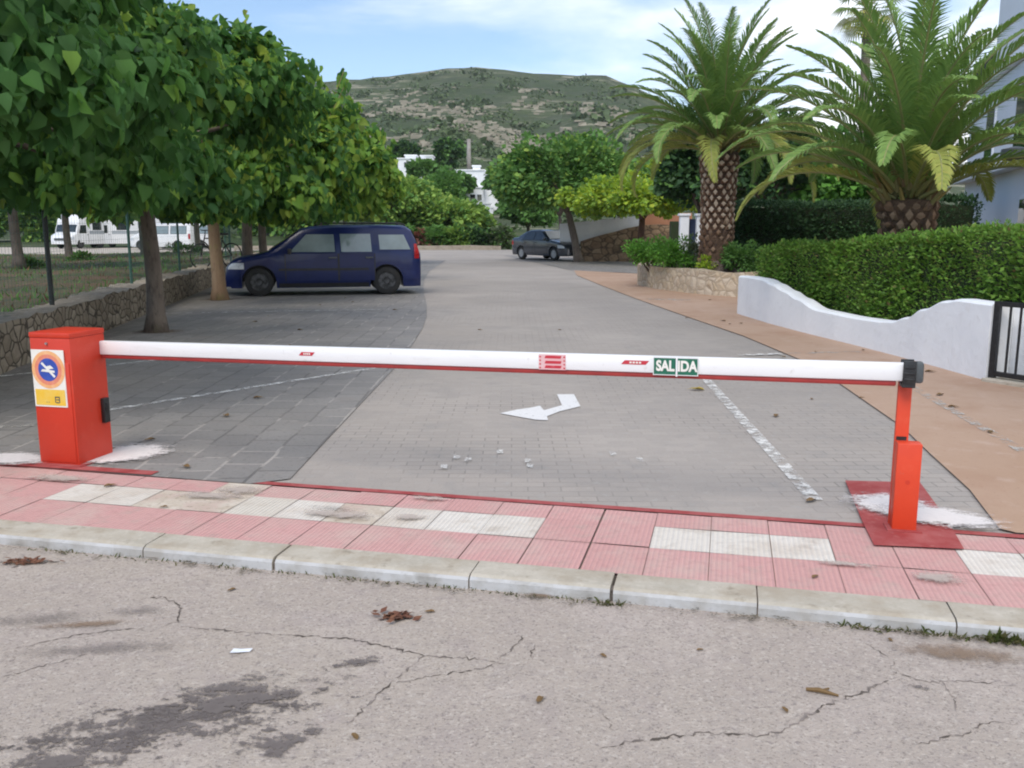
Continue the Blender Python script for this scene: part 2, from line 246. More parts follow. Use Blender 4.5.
M['litter'] = mat('reddish_leaf_litter', (.13, .055, .03), .9, island=[(.10, .04, .022), (.17, .075, .04), (.13, .05, .03)])
M['paper'] = mat('paper_scrap', (.62, .66, .72), .8, [N(40, (.7, .72, .76))])
M['weed'] = leafm('gutter_weed', [(.06, .085, .022), (.09, .11, .03), (.13, .12, .05)], .2)
M['lamp_white'] = mat('white_lamp_paint', (.80, .80, .80), .4, [N(8, (.72, .72, .72))])
M['pole'] = mat('weathered_pole', (.30, .285, .26), .8, [N(2, (.24, .22, .2))])
M['bike'] = mat('bike_frame_paint', (.02, .018, .02), .4, [N(10, (.03, .03, .03))])
M['flower_red'] = mat('pink_blossom', (.35, .12, .11), .8, island=[(.3, .1, .09), (.4, .17, .13), (.22, .10, .06)])

# ------------------------------------------------------------------ mesh helpers
class MB:
    def __init__(s): s.v = []; s.f = []; s.m = []
    def add(s, vs, fs, mi=0):
        b = len(s.v); s.v += [tuple(x) for x in vs]; s.f += [tuple(i + b for i in f) for f in fs]; s.m += [mi] * len(fs); return s
    def box(s, c, d, rz=0, mi=0, mat_=None):
        x, y, z = d[0] / 2, d[1] / 2, d[2] / 2
        vs = [Vector((a * x, b * y, e * z)) for a in (-1, 1) for b in (-1, 1) for e in (-1, 1)]
        rot = mat_ or Matrix.Rotation(rz, 3, 'Z'); vs = [rot @ p + Vector(c) for p in vs]
        return s.add(vs, [(0, 1, 3, 2), (4, 6, 7, 5), (0, 4, 5, 1), (2, 3, 7, 6), (0, 2, 6, 4), (1, 5, 7, 3)], mi)
    def tube(s, pts, rad, n=8, mi=0, cap=True):
        pts = [Vector(p) for p in pts]; vs = []; fs = []
        if not hasattr(rad, '__len__'): rad = [rad] * len(pts)
        ref = None
        for i, p in enumerate(pts):
            d = (pts[min(i + 1, len(pts) - 1)] - pts[max(i - 1, 0)]).normalized()
            if ref is None: ref = d.orthogonal().normalized()
            ref = (ref - d * ref.dot(d)); ref = ref.normalized() if ref.length > 1e-6 else d.orthogonal().normalized()
            w = d.cross(ref)
            for k in range(n):
                a = 2 * math.pi * k / n; vs.append(p + (ref * math.cos(a) + w * math.sin(a)) * rad[i])
        for i in range(len(pts) - 1):
            for k in range(n):
                fs.append((i * n + k, i * n + (k + 1) % n, (i + 1) * n + (k + 1) % n, (i + 1) * n + k))
        if cap: fs.append(tuple(range(n))[::-1]); fs.append(tuple((len(pts) - 1) * n + k for k in range(n)))
        return s.add(vs, fs, mi)
    def lathe(s, prof, n=16, mi=0, c=(0, 0, 0)):
        vs = []; fs = []
        for r, z in prof:
            for k in range(n):
                a = 2 * math.pi * k / n; vs.append((c[0] + r * math.cos(a), c[1] + r * math.sin(a), c[2] + z))
        for i in range(len(prof) - 1):
            for k in range(n): fs.append((i * n + k, i * n + (k + 1) % n, (i + 1) * n + (k + 1) % n, (i + 1) * n + k))
        return s.add(vs, fs, mi)
    def prism(s, poly, z0, z1, mi=0):
        n = len(poly); vs = [(p[0], p[1], z0) for p in poly] + [(p[0], p[1], z1) for p in poly]
        return s.add(vs, [tuple(range(n))[::-1], tuple(range(n, 2 * n))] + [(i, (i + 1) % n, n + (i + 1) % n, n + i) for i in range(n)], mi)
    def sheet(s, poly, z, mi=0): return s.add([(p[0], p[1], z) for p in poly], [tuple(range(len(poly)))], mi)
    def build(s, name, mats, parent=None, smooth=False, bevel=0, autosmooth=None):
        me = bpy.data.meshes.new(name); me.from_pydata(s.v, [], s.f); me.update()
        if not isinstance(mats, (list, tuple)): mats = [mats]
        for m in mats: me.materials.append(M[m] if isinstance(m, str) else m)
        me.polygons.foreach_set('material_index', s.m)
        if smooth: me.polygons.foreach_set('use_smooth', [True] * len(me.polygons))
        bm = bmesh.new(); bm.from_mesh(me); bmesh.ops.recalc_face_normals(bm, faces=bm.faces)
        if bevel: bmesh.ops.bevel(bm, geom=[e for e in bm.edges if len(e.link_faces) == 2 and e.calc_face_angle(0) > .5], offset=bevel, segments=2, affect='EDGES', profile=.5)
        bm.to_mesh(me); bm.free()
        if autosmooth:
            me.polygons.foreach_set('use_smooth', [True] * len(me.polygons)); me.set_sharp_from_angle(angle=autosmooth)
        o = bpy.data.objects.new(name, me); COL.objects.link(o)
        if parent: o.parent = parent
        return o
def tag(o, label=None, cat=None, group=None, kind=None):
    if label: o['label'] = label
    if cat: o['category'] = cat
    if group: o['group'] = group
    if kind: o['kind'] = kind
    return o
def thing(name, label, cat, loc=(0, 0, 0), rz=0, group=None):
    o = bpy.data.objects.new(name, None); COL.objects.link(o); o.location = loc; o.rotation_euler = (0, 0, rz); o.empty_display_size = .2
    return tag(o, label, cat, group)
def copy_tree(o, parent=None):
    c = o.copy(); COL.objects.link(c)
    if parent: c.parent = parent
    for ch in list(o.children): copy_tree(ch, c)
    return c
DZ = [0]
def decal_quad(name, c, hx, hy, rz, z, m, seg=1):
    """one stain sheet as its own structure object, UV -1..1"""
    DZ[0] += 1; z += .00022 * (DZ[0] % 40); me = bpy.data.meshes.new(name); ca, sa = math.cos(rz), math.sin(rz)
    vs = [(c[0] + a * hx * ca - b * hy * sa, c[1] + a * hx * sa + b * hy * ca, z) for a, b in ((-1, -1), (1, -1), (1, 1), (-1, 1))]
    me.from_pydata(vs, [], [(0, 1, 2, 3)]); uv = me.uv_layers.new(name='UVMap')
    for i, q in enumerate(((-1, -1), (1, -1), (1, 1), (-1, 1))): uv.data[i].uv = q
    me.materials.append(M[m]); o = bpy.data.objects.new(name, me); COL.objects.link(o); return tag(o, kind='structure')
def strip(name, pts, w, z, m):
    """painted line following points on the ground"""
    b = MB(); P = [Vector((p[0], p[1], 0)) for p in pts]; vs = []
    for i, p in enumerate(P):
        d = (P[min(i + 1, len(P) - 1)] - P[max(i - 1, 0)]).normalized(); q = Vector((-d.y, d.x, 0)) * w / 2
        vs += [(p.x + q.x, p.y + q.y, z), (p.x - q.x, p.y - q.y, z)]
    b.add(vs, [(2 * i, 2 * i + 1, 2 * i + 3, 2 * i + 2) for i in range(len(P) - 1)])
    o = b.build(name, m); return tag(o, kind='structure')

# leaves ------------------------------------------------------------
T_HEART = (np.array([(0, 0, 0), (.38, .02, .10), (.47, .36, .16), (.25, .76, .04), (0, 1.08, -.26), (-.25, .76, .04), (-.47, .36, .16), (-.38, .02, .10)]), [(0, 1, 2, 3, 4), (0, 4, 5, 6, 7)])
T_LEAF = (np.array([(0, 0, 0), (.28, .45, .08), (0, 1, -.05), (-.28, .45, .08)]), [(0, 1, 2), (0, 2, 3)])
T_WIDE = (np.array([(0, 0, 0), (.5, .35, .12), (.3, .8, .0), (0, 1.05, -.12), (-.4, .75, .05), (-.5, .3, .1)]), [(0, 1, 2, 3), (0, 3, 4, 5)])
def leaves(name, mats, pos, dirs, size, tpl, rng, parent=None, tilt=.5, mix=None, up=(0, 0, 1)):
    """many small blades as one mesh: position, stalk-to-tip direction and size per leaf"""
    tv, tf = tpl; n = len(pos)
    d = dirs / (np.linalg.norm(dirs, axis=1, keepdims=True) + 1e-9)
    nr = (np.array(up) if np.ndim(up) == 2 else np.array(up)[None]) + rng.normal(0, tilt, (n, 3)); nr -= d * (nr * d).sum(1, keepdims=True); nr /= (np.linalg.norm(nr, axis=1, keepdims=True) + 1e-9)
    x = np.cross(d, nr)
    V = pos[:, None, :] + size[:, None, None] * (tv[None, :, 0:1] * x[:, None] + tv[None, :, 1:2] * d[:, None] + tv[None, :, 2:3] * nr[:, None])
    k = len(tv); V = V.reshape(-1, 3)
    lt = np.array([len(f) for f in tf]); loops = np.concatenate([np.array(f) for f in tf])
    L = (loops[None] + (np.arange(n) * k)[:, None]).ravel()
    tot = np.tile(lt, n); start = np.concatenate([[0], np.cumsum(tot)[:-1]])
    me = bpy.data.meshes.new(name); me.vertices.add(len(V)); me.vertices.foreach_set('co', V.ravel().astype(np.float32))
    me.loops.add(len(L)); me.loops.foreach_set('vertex_index', L.astype(np.int32))
    me.polygons.add(len(tot)); me.polygons.foreach_set('loop_start', start.astype(np.int32)); me.polygons.foreach_set('loop_total', tot.astype(np.int32))
    if not isinstance(mats, (list, tuple)): mats = [mats]
    for m in mats: me.materials.append(M[m])
    if len(mats) > 1:
        mi = np.repeat((rng.random(n) < (mix if mix is not None else .3)).astype(np.int32), len(tf)); me.polygons.foreach_set('material_index', mi)
    me.polygons.foreach_set('use_smooth', np.ones(len(tot), dtype=bool))
    me.update(); me.validate()
    o = bpy.data.objects.new(name, me); COL.objects.link(o)
    if parent: o.parent = parent
    return o
def crown_points(rng, n, rad, nc, sig, zmin=-1e9, shell=(.5, 1.0), centre=(0, 0, 0), lowcut=-.55):
    c = []
    while len(c) < nc:
        v = rng.normal(0, 1, 3); v /= np.linalg.norm(v)
        if v[2] < lowcut: continue
        c.append(v * rng.uniform(*shell))
    c = np.array(c) * np.array(rad)
    w = rng.uniform(.5, 1.5, nc); w /= w.sum()
    idx = rng.choice(nc, n, p=w); s = sig * rng.uniform(.7, 1.25, nc)
    g = rng.normal(0, 1, (n, 3)); g /= np.linalg.norm(g, axis=1, keepdims=True); g *= (rng.random((n, 1)) ** .45)
    p = c[idx] + g * s[idx][:, None] * np.array([1.15, 1.15, .85])
    out = p / np.array(rad) ** 1.0
    dirs = out / (np.linalg.norm(out, axis=1, keepdims=True) + 1e-9) + g * .7
    ok = p[:, 2] > zmin
    return p[ok] + np.array(centre), dirs[ok], c + np.array(centre)
def trunk_mb(b, h, r0, r1, rng, lean=(0, 0), mi=0, flare=1.5):
    n = 8; pts = []; rr = []
    for i in range(n):
        t = i / (n - 1); pts.append((lean[0] * t + math.sin(t * 5 + r0 * 90) * .02, lean[1] * t + math.cos(t * 4) * .02 - .02, -.05 + t * (h + .05)))
        rr.append((r0 + (r1 - r0) * t) * (1 + (flare - 1) * max(0, 1 - t * 6)))
    b.tube(pts, rr, 12, mi); return Vector(pts[-1])
def limbs(b, top, targets, r, rng, mi=0):
    for c in targets:
        c = Vector(c); m1 = top.lerp(c, .35) + Vector((0, 0, .18 * (c - top).length)); m2 = top.lerp(c, .7) + Vector((rng.normal(0, .1), rng.normal(0, .1), .12))
        b.tube([top - Vector((0, 0, .1)), m1, m2, c], [r, r * .7, r * .4, r * .12], 6, mi)
def make_tree(name, label, loc, h_trunk, r_trunk, rad, czoff, n, leafsize, leafmat, seed, group=None, nc=60, sig=.5, barkm='bark', tpl=T_LEAF, cat='tree', lean=(0, 0), mix=None, droop=.35, zmin=-1e9, nl=9, shoots=0, shell=(.5, 1), lowcut=-.55):
    rng = np.random.default_rng(seed)
    t = thing(name, label, cat, loc, 0, group)
    b = MB(); top = trunk_mb(b, h_trunk, r_trunk, r_trunk * .72, rng, lean)
    p, d, c = crown_points(rng, n, rad, nc, sig, zmin - czoff, shell, (0, 0, 0), lowcut)
    off = np.array([lean[0], lean[1], czoff]); p += off; c = c + off
    sel = c[rng.permutation(len(c))[:nl]]; limbs(b, top, sel, r_trunk * .5, rng)
    if shoots:
        P = [p]; D = [d]
        for k in range(shoots):
            s0 = sel[rng.integers(len(sel))]
            if s0[2] < czoff: continue
            dirn = np.array([rng.normal(0, .25), rng.normal(0, .25), 1.1]) + .5 * (s0 - off) / np.array(rad); dirn /= np.linalg.norm(dirn); L = rng.uniform(.9, 1.5)
            b.tube([s0, s0 + dirn * L * .5, s0 + dirn * L], [.012, .008, .004], 4)
            q = np.linspace(.15, 1, 16)[:, None]; pp = s0 + dirn * L * q; side = rng.normal(0, 1, (16, 3)); side[:, 2] = -.2
            P.append(pp); D.append(side)
        p = np.concatenate(P); d = np.concatenate(D)
    upv = (0, 0, 1)
    if tpl is T_HEART:           # mulberry leaves hang from their stalks, blades facing outwards
        ln = np.linalg.norm(d, axis=1, keepdims=True); hang = rng.random((len(d), 1)) < .8
        upv = np.where(hang, d / ln + np.array([0, 0, .55]), np.array([[0, 0, 1.]])); d = np.where(hang, d / ln * .45 + np.array([0, 0, -1.0]), d / ln + np.array([0, 0, -droop]))
    d = d + rng.normal(0, .45, d.shape) - (np.array([0, 0, droop]) if tpl is not T_HEART else 0)
    b.build('trunk', barkm, t, smooth=True)
    leaves('crown', leafmat, p, d, leafsize * (.4 + .95 * rng.random(len(p)) ** .8), tpl, rng, t, mix=mix, tilt=.55 if tpl is T_HEART else .8, up=upv)
    return t
def shrub(name, label, loc, rad, n, leafsize, leafmat, seed, group=None, tpl=T_LEAF, cat='shrub', nc=30, stems=5, mix=None):
    rng = np.random.default_rng(seed); t = thing(name, label, cat, loc, 0, group)
    p, d, c = crown_points(rng, n, rad, nc, min(rad) * .42, -rad[2] * .98, (.25, .9), (0, 0, 0), -.9)
    p[:, 2] += rad[2]; c[:, 2] += rad[2]
    b = MB()
    for k in range(stems):
        e = c[rng.integers(len(c))]; b.tube([(rng.normal(0, .05), rng.normal(0, .05), -.03), (e[0] * .5, e[1] * .5, e[2] * .6), e], [.03, .02, .006], 5)
    b.build('stem', 'bark', t, smooth=True)
    leaves('foliage', leafmat, p, d + rng.normal(0, .4, d.shape), leafsize * rng.uniform(.6, 1.25, len(p)), tpl, rng, t, mix=mix)
    return t

# ------------------------------------------------------------------ setting: ground sheets
ZR = -.058
b = MB(); b.sheet([(-2500, -300), (2500, -300), (2500, 2600), (-2500, 2600)], -.16); tag(b.build('ground', 'terrain'), kind='structure')
# road in front, with its cracks as a second material of the same sheet
b = MB(); b.sheet([st(-60, -40), st(60, -40), st(60, 3.86), st(-60, 3.86)], ZR)
def crack(pts, w):
    rng = random.Random(len(pts) * 13 + int(pts[0][0])); P = []
    for i in range(len(pts) - 1):
        a, c = gp(*pts[i], ZR), gp(*pts[i + 1], ZR); k = max(2, int((c - a).length / .014))
        for j in range(k):
            q = a.lerp(c, j / k); dd = (c - a).normalized(); nn = Vector((-dd.y, dd.x, 0)); P.append(q + nn * rng.gauss(0, .0055))
    vs = []; fs = []
    for i, p in enumerate(P):
        dd = (P[min(i + 1, len(P) - 1)] - P[max(i - 1, 0)]).normalized(); nn = Vector((-dd.y, dd.x, 0)) * w * .62 * rng.choice((.05, .3, .5, .8, 1.0, 1.7)) * min(1, .2 + 6 * min(i, len(P) - 1 - i) / len(P))
        vs += [(p.x + nn.x, p.y + nn.y, ZR + .002), (p.x - nn.x, p.y - nn.y, ZR + .002)]
    fs = [(2 * i, 2 * i + 1, 2 * i + 3, 2 * i + 2) for i in range(len(P) - 1)]
    b.add(vs, fs, 1)
for pts, w in [
    ([(600, 749), (640, 741), (700, 733), (770, 736), (800, 722), (822, 706), (855, 696), (885, 681), (900, 676)], .0065),
    ([(895, 673), (930, 683), (970, 681), (1022, 688)], .004), ([(860, 640), (893, 660), (896, 676)], .003), ([(940, 680), (955, 700), (957, 716)], .003),
    ([(180, 627), (240, 632), (300, 636), (350, 639), (395, 649), (425, 656), (470, 659), (512, 665)], .0065),
    ([(425, 656), (400, 675), (386, 687), (375, 700), (340, 728)], .0055), ([(395, 683), (430, 677), (470, 672), (500, 662)], .004), ([(500, 660), (516, 645), (524, 634)], .004),
    ([(530, 660), (533, 648), (535, 640)], .004), ([(2, 652), (40, 643), (80, 635), (120, 630), (150, 628)], .005), ([(125, 602), (160, 597), (182, 606), (178, 622), (160, 628)], .005),
    ([(0, 678), (60, 662), (100, 650)], .003), ([(915, 745), (960, 735), (990, 722), (1022, 726)], .004), ([(560, 690), (600, 712), (618, 735)], .002)]:
    crack(pts, w)
tag(b.build('road', ['road', 'crack']), kind='structure')
def sdecal(px, hx, hy, rz, m, z=ZR + .004, name='road_stain'): decal_quad(name, gp(*px, ZR), hx, hy, rz, z, m)
sdecal((170, 722), .75, .22, .33, 'stain'); sdecal((235, 700), .5, .2, .42, 'stain', ZR + .006); sdecal((70, 757), .36, .17, .25, 'stain')
sdecal((357, 663), .13, .06, .35, 'stain', ZR + .005); sdecal((285, 742), .22, .12, .3, 'stain'); sdecal((100, 650), .5, .08, .1, 'stain_soft')
sdecal((90, 625), .30, .05, .12, 'stain_brown'); sdecal((40, 620), .4, .09, .1, 'stain_soft', ZR + .006); sdecal((140, 612), .2, .07, .1, 'stain_soft', ZR + .008); sdecal((20, 564), .14, .05, .1, 'stain_brown', ZR + .006)
sdecal((200, 560), .9, .07, -.21, 'stain_brown', ZR + .007); sdecal((543, 596), .12, .05, 0, 'stain_brown'); sdecal((960, 655), .35, .10, -.2, 'stain_brown', ZR + .006); sdecal((925, 690), .1, .03, -.6, 'stain')
for s0 in (-3.2, -2.3, -1.5, -.6, .2, .9, 1.7, 2.6):
    c = st(s0, 3.66); decal_quad('gutter_dirt', c, .55, .06, -.233, ZR + .009, 'kerb_dirt')
# kerb: a run of concrete lengths with dark joints, rounded nose
b = MB(); s = -40.0
joints = [-3.30, -2.75, -2.05, -1.08, -.44, .18, .95, 1.75, 2.7]
edges_ = [-40 + i for i in range(37)] + joints + [3.6 + i for i in range(37)]
rk = random.Random(3)
for i in range(len(edges_) - 1):
    g_ = .012 if edges_[i] in (-2.05, -.44) else .003; a, e = edges_[i] + g_, edges_[i + 1] - .003; dz = rk.uniform(-.003, .004); dt = rk.uniform(-.004, .004)
    prof = [(3.700 + dt, ZR - .1), (3.703 + dt, -.020 + dz), (3.713 + dt, -.007 + dz), (3.732 + dt, .001 + dz), (3.89, .004 + dz), (3.89, ZR - .1)]
    vs = [st(a, t, z) for t, z in prof] + [st(e, t, z) for t, z in prof]; n = len(prof)
    b.add(vs, [(0, n, n + 1, 1), (1, n + 1, n + 2, 2)], 1); b.add(vs, [(2, n + 2, n + 3, 3), (3, n + 3, n + 4, 4), tuple(range(n)), tuple(range(n, 2 * n))[::-1]], 0)
b.add([st(-40, 3.714, ZR - .1), st(40, 3.714, ZR - .1), st(40, 3.714, -.024), st(-40, 3.714, -.024), st(40, 3.89, -.010), st(-40, 3.89, -.010)], [(0, 1, 2, 3), (3, 2, 4, 5)], 2)
tag(b.build('kerb', ['kerb', 'kerb_face', 'crack']), kind='structure')
# pavement: individual ribbed tiles on their bed
b = MB(); b.add([st(-40, 3.892, -.016), st(40, 3.892, -.016), st(40, 4.90, -.016), st(-40, 4.90, -.016)], [(0, 1, 2, 3)], 0)
white_runs = [(-3.87, -3.26), (-2.65, -2.22), (-2.22, -2.1), (-1.8, -1.5), (-1.49, -.91), (-.32, .54), (1.15, 2.0), (2.6, 3.4), (-5.2, -4.5), (-6.5, -5.8), (4.0, 4.8), (5.4, 6.2)]
bare = {-10, -9, -6}
w = .2915
for i in range(-60, 60):
    s0 = -.32 + i * w
    for j, (t0, t1) in enumerate([(3.895, 4.27), (4.27, 4.60), (4.60, 4.83)]):
        mi = 1
        if j == 1 and any(a <= s0 + w / 2 <= e for a, e in white_runs): mi = 2
        if j == 1 and i in bare: mi = 3
        if j == 2 and i == -9: mi = 3
        z = rk.uniform(-.002, .002); g = .0016 if rk.random() < .75 else .003
        gl = .008 if i == -1 else g
        q = [st(s0 + gl, t0 + g), st(s0 + w - g, t0 + g), st(s0 + w - g, t1 - g), st(s0 + gl, t1 - g)]
        b.add([(p.x, p.y, z + rk.uniform(-.0015, .0015)) for p in q], [(0, 1, 2, 3)], mi)
b.add([st(-40, 4.835, .003), st(40, 4.835, .003), st(40, 4.895, .003), st(-40, 4.895, .003)], [(0, 1, 2, 3)], 4)
tag(b.build('pavement', ['grout', 'tile_pink', 'tile_white', 'tile_bare', 'red_edge']), kind='structure')
for px, hx, hy, m in [((240, 492), .20, .13, 'pale_patch'), ((340, 516), .30, .10, 'pale_patch'), ((410, 519), .12, .07, 'pale_patch'), ((210, 497), .25, .10, 'pale_patch'), ((330, 510), .25, .07, 'stain_soft'), ((845, 566), .16, .05, 'pale_patch'), ((940, 580), .14, .10, 'pale_patch'), ((60, 480), .3, .1, 'pale_patch'), ((430, 500), .16, .05, 'pale_patch')]:
    decal_quad('pavement_patch', gp(*px), hx, hy, -.233, .006 + rk.random() * .003, m)
# car park paving
b = MB(); b.sheet([st(-14, 4.895), st(5, 4.895), (11, 16), (12, 66), (-20, 66), (-12, 40)], -.004); tag(b.build('car_park', 'lot'), kind='structure')
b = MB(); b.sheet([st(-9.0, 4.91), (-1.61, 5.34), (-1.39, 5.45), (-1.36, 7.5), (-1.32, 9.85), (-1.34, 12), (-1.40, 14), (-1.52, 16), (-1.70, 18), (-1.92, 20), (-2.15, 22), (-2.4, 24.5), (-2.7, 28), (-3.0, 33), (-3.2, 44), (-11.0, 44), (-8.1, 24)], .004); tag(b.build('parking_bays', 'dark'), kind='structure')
curve = [(2.54, 4.49), (2.74, 5.2), (2.90, 6.06), (3.08, 6.95), (3.18, 7.85), (3.33, 9.2), (3.43, 10.62), (3.36, 13.0), (3.11, 15.7), (2.75, 20.0), (2.43, 24.9), (2.15, 30.0), (2.3, 33.5)]
b = MB(); b.sheet(curve + [(4.4, 31), (4.6, 26), (8, 24), (12, 10), tuple(st(14, 4.90)[:2]), tuple(st(1.5, 4.905)[:2])], .008); tag(b.build('footpath', 'dirt'), kind='structure')
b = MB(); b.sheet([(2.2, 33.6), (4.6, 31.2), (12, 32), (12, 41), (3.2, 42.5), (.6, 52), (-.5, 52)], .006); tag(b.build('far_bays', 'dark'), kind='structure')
b = MB(); b.sheet([gp(845, 482), gp(920, 484), gp(946, 520), gp(964, 551), gp(874, 547), gp(862, 523)], .0105); tag(b.build('painted_pad', 'red_edge'), kind='structure')
b = MB(); b.sheet([st(-4.6, 4.84), st(-3.5, 4.84), st(-3.5, 4.93), st(-4.6, 4.93)], .0095); tag(b.build('painted_pad', 'red_edge'), kind='structure')
decal_quad('cement_spill', gp(890, 508), .30, .27, -.25, .016, 'cement'); decal_quad('cement_spill', gp(935, 520), .42, .22, -.45, .0185, 'cement')
decal_quad('cement_spill', gp(122, 456), .42, .34, .45, .0135, 'cement'); decal_quad('cement_spill', gp(14, 461), .34, .2, -.2, .0145, 'cement')
# painted lines
LN = .07
for a, c, wd, m, z in [((0, 377), (188, 357.5), .1, 'paint', .009), ((100, 412), (385, 367), .08, 'paint', .009), ((195, 329), (330, 325.5), .08, 'paint_faint', .009), ((150, 314), (390, 309.5), .08, 'paint', .009), ((0, 428), (64, 423), .1, 'paint_faint', .009),
                       ((704, 377), (815, 500), .09, 'paint', .003), ((912, 388), (1024, 453), .09, 'paint_faint', .013), ((740, 356), (780, 354.5), .12, 'paint', .013), ((785, 354.5), (860, 352.5), .1, 'paint_faint', .013),
                       ((646, 299.5), (690, 300.5), .35, 'paint_faint', .013), ((560, 262), (640, 263), .5, 'paint_faint', .011), ((770, 372), (850, 378), .07, 'paint_faint', .003)]:
    a, c = gp(*a), gp(*c); k = 6; strip('painted_line', [a.lerp(c, i / k) for i in range(k + 1)], wd, z, m)
b = MB(); A = [gp(500, 413.5), gp(516, 410), gp(530, 408), gp(540, 406), gp(544, 410.5), gp(562, 405.5), gp(557, 394.5), gp(574, 394.5), gp(580.5, 406.5), gp(560, 411.5), gp(547, 416.5), gp(548, 420.5), gp(536, 420), gp(516, 416.5)]
b.sheet(A, .003); tag(b.build('painted_arrow', 'arrow'), kind='structure')
for (x, y) in [(457, 458), (468, 461), (528, 462), (444, 468), (613, 454), (640, 460), (530, 466), (500, 452)]:
    decal_quad('paint_splash', gp(x, y), .022, .05, 0, .004, 'paint')

# ------------------------------------------------------------------ left: stone wall, bank, fence
WB = [Vector((-3.4, 1.0, 0)), Vector((-4.6, 5.5, 0)), Vector((-5.48, 9.51, 0)), Vector((-6.3, 14.3, 0)), Vector((-7.2, 19.5, 0)), Vector((-7.95, 23.7, 0)), Vector((-9.4, 32, 0)), Vector((-11, 42, 0))]
def poly_len(P, step):
    out = []
    for i in range(len(P) - 1):
        k = max(1, int((P[i + 1] - P[i]).length / step))
        for j in range(k): out.append(P[i].lerp(P[i + 1], j / k))
    return out + [P[-1]]
def wall_mesh(P, th, zt, side=1, jitter=0, z0=-.2, cap_m=1, face_m=0, rs=1):
    b = MB(); rr = random.Random(rs); n = len(P); vs = []
    for i, p in enumerate(P):
        d = (P[min(i + 1, n - 1)] - P[max(i - 1, 0)]).normalized(); q = Vector((-d.y, d.x, 0)) * side; h = zt(i / (n - 1)) + rr.uniform(-1, 1) * jitter
        o1 = rr.uniform(-1, 1) * jitter
        vs += [(p.x, p.y, z0), (p.x + q.x * o1 * .5, p.y + q.y * o1 * .5, h), (p.x + q.x * th, p.y + q.y * th, h + rr.uniform(-1, 1) * jitter), (p.x + q.x * th, p.y + q.y * th, z0)]
    for i in range(n - 1):
        a = 4 * i; c = 4 * (i + 1)
        b.add([vs[a], vs[a + 1], vs[c], vs[c + 1]], [(0, 2, 3, 1)], face_m); b.add([vs[a + 1], vs[a + 2], vs[c + 1], vs[c + 2]], [(0, 2, 3, 1)], cap_m); b.add([vs[a + 2], vs[a + 3], vs[c + 2], vs[c + 3]], [(0, 2, 3, 1)], face_m)
    b.add(vs[:4], [(0, 1, 2, 3)], face_m); b.add(vs[-4:], [(0, 1, 2, 3)], face_m)
    return b
wl = poly_len(WB, .25)
o = wall_mesh(wl, .5, lambda t: .55 - .06 * t, 1, .03).build('dry_stone_wall', ['stone_left', 'stone_cap']); tag(o, 'long low dry stone wall with mortar top along the shaded parking bays at left', 'stone wall')
# bank behind the wall, sinking to the far lane
b = MB(); nx = 24; gx = []
for i, p in enumerate(poly_len(WB, 2.0)):
    row = []
    for k in range(nx):
        u = (k / (nx - 1)) ** 1.6; x = p.x - .48 - u * 60; y = p.y + u * 14
        z = .47 - .04 * i / 22 - .58 * min(1, u * 1.7) + random.uniform(-.05, .05) * (k > 0)
        row.append((x, y, z))
    gx.append(row)
last = gx[-1]
gx.append([(x - 4, y + 20, z - .4) for x, y, z in last])
vs = [v for r in gx for v in r]
b.add(vs, [(i * nx + k, i * nx + k + 1, (i + 1) * nx + k + 1, (i + 1) * nx + k) for i in range(len(gx) - 1) for k in range(nx - 1)])
tag(b.build('bank', 'grass_bank', smooth=True), kind='structure')
b = MB(); b.sheet([(-140, 47), (-14, 60), (-12, 66), (-13, 120), (-140, 130)], -.10); tag(b.build('lane', 'pale_ground'), kind='structure')
rng = np.random.default_rng(5)
pp = []; 
for k in range(9000):
    i = rng.integers(len(wl) - 1); p = wl[i].lerp(wl[i + 1], rng.random()); u = rng.random() ** 1.3; pp.append((p.x - .55 - u * 14, p.y + u * 3.3, .44 - .2 * u))
pp = np.array(pp); tag(leaves('bank_grass', ['midgreen', 'litter'], pp, np.stack([rng.normal(0, .5, len(pp)), rng.normal(0, .5, len(pp)), np.ones(len(pp))], 1), rng.uniform(.04, .16, len(pp)), (np.array([(-.12, 0, 0), (.12, 0, 0), (0, 1, .1)]), [(0, 1, 2)]), rng, mix=.25), kind='stuff')
# fence
fz = .62
fence = thing('wire_fence', 'green wire mesh fence on posts standing on the dry stone wall', 'fence', (0, 0, 0))
posts = [gp(52, 303, .54), gp(132, 285, .53), gp(180, 271, .52), gp(231, 263, .50)]
posts = [Vector((-4.75, 5.0, .54))] + posts + [Vector((-9.2, 29.2, .6)), Vector((-10.2, 35, .6))]
for i, p in enumerate(posts):
    b = MB(); r = .034 if i == 1 else .027; b.tube([(p.x, p.y, .38), (p.x, p.y, 2.45)], r, 8); b.lathe([(r * 1.2, 2.45), (r * 1.15, 2.48), (.001, 2.50)], 8, 0, (p.x, p.y, 0))
    o = b.build('post', 'fence_dark' if i == 1 else 'fence', fence, autosmooth=.6)
    if i == 1: tag(o, 'near black fence post')
b = MB()
for i in range(len(posts) - 1):
    a, c = posts[i], posts[i + 1]; n = int((c - a).length / .12)
    for k in range(1, n):
        q = a.lerp(c, k / n); b.add([(q.x - .0016, q.y, .57), (q.x + .0016, q.y, .57), (q.x + .0016, q.y, 2.4), (q.x - .0016, q.y, 2.4)], [(0, 1, 2, 3)])
    for z in np.arange(.58, 2.4, .13):
        b.add([(a.x, a.y, z - .0016), (c.x, c.y, z - .0016), (c.x, c.y, z + .0016), (a.x, a.y, z + .0016)], [(0, 1, 2, 3)])
b.build('wire_mesh', 'fence', fence)

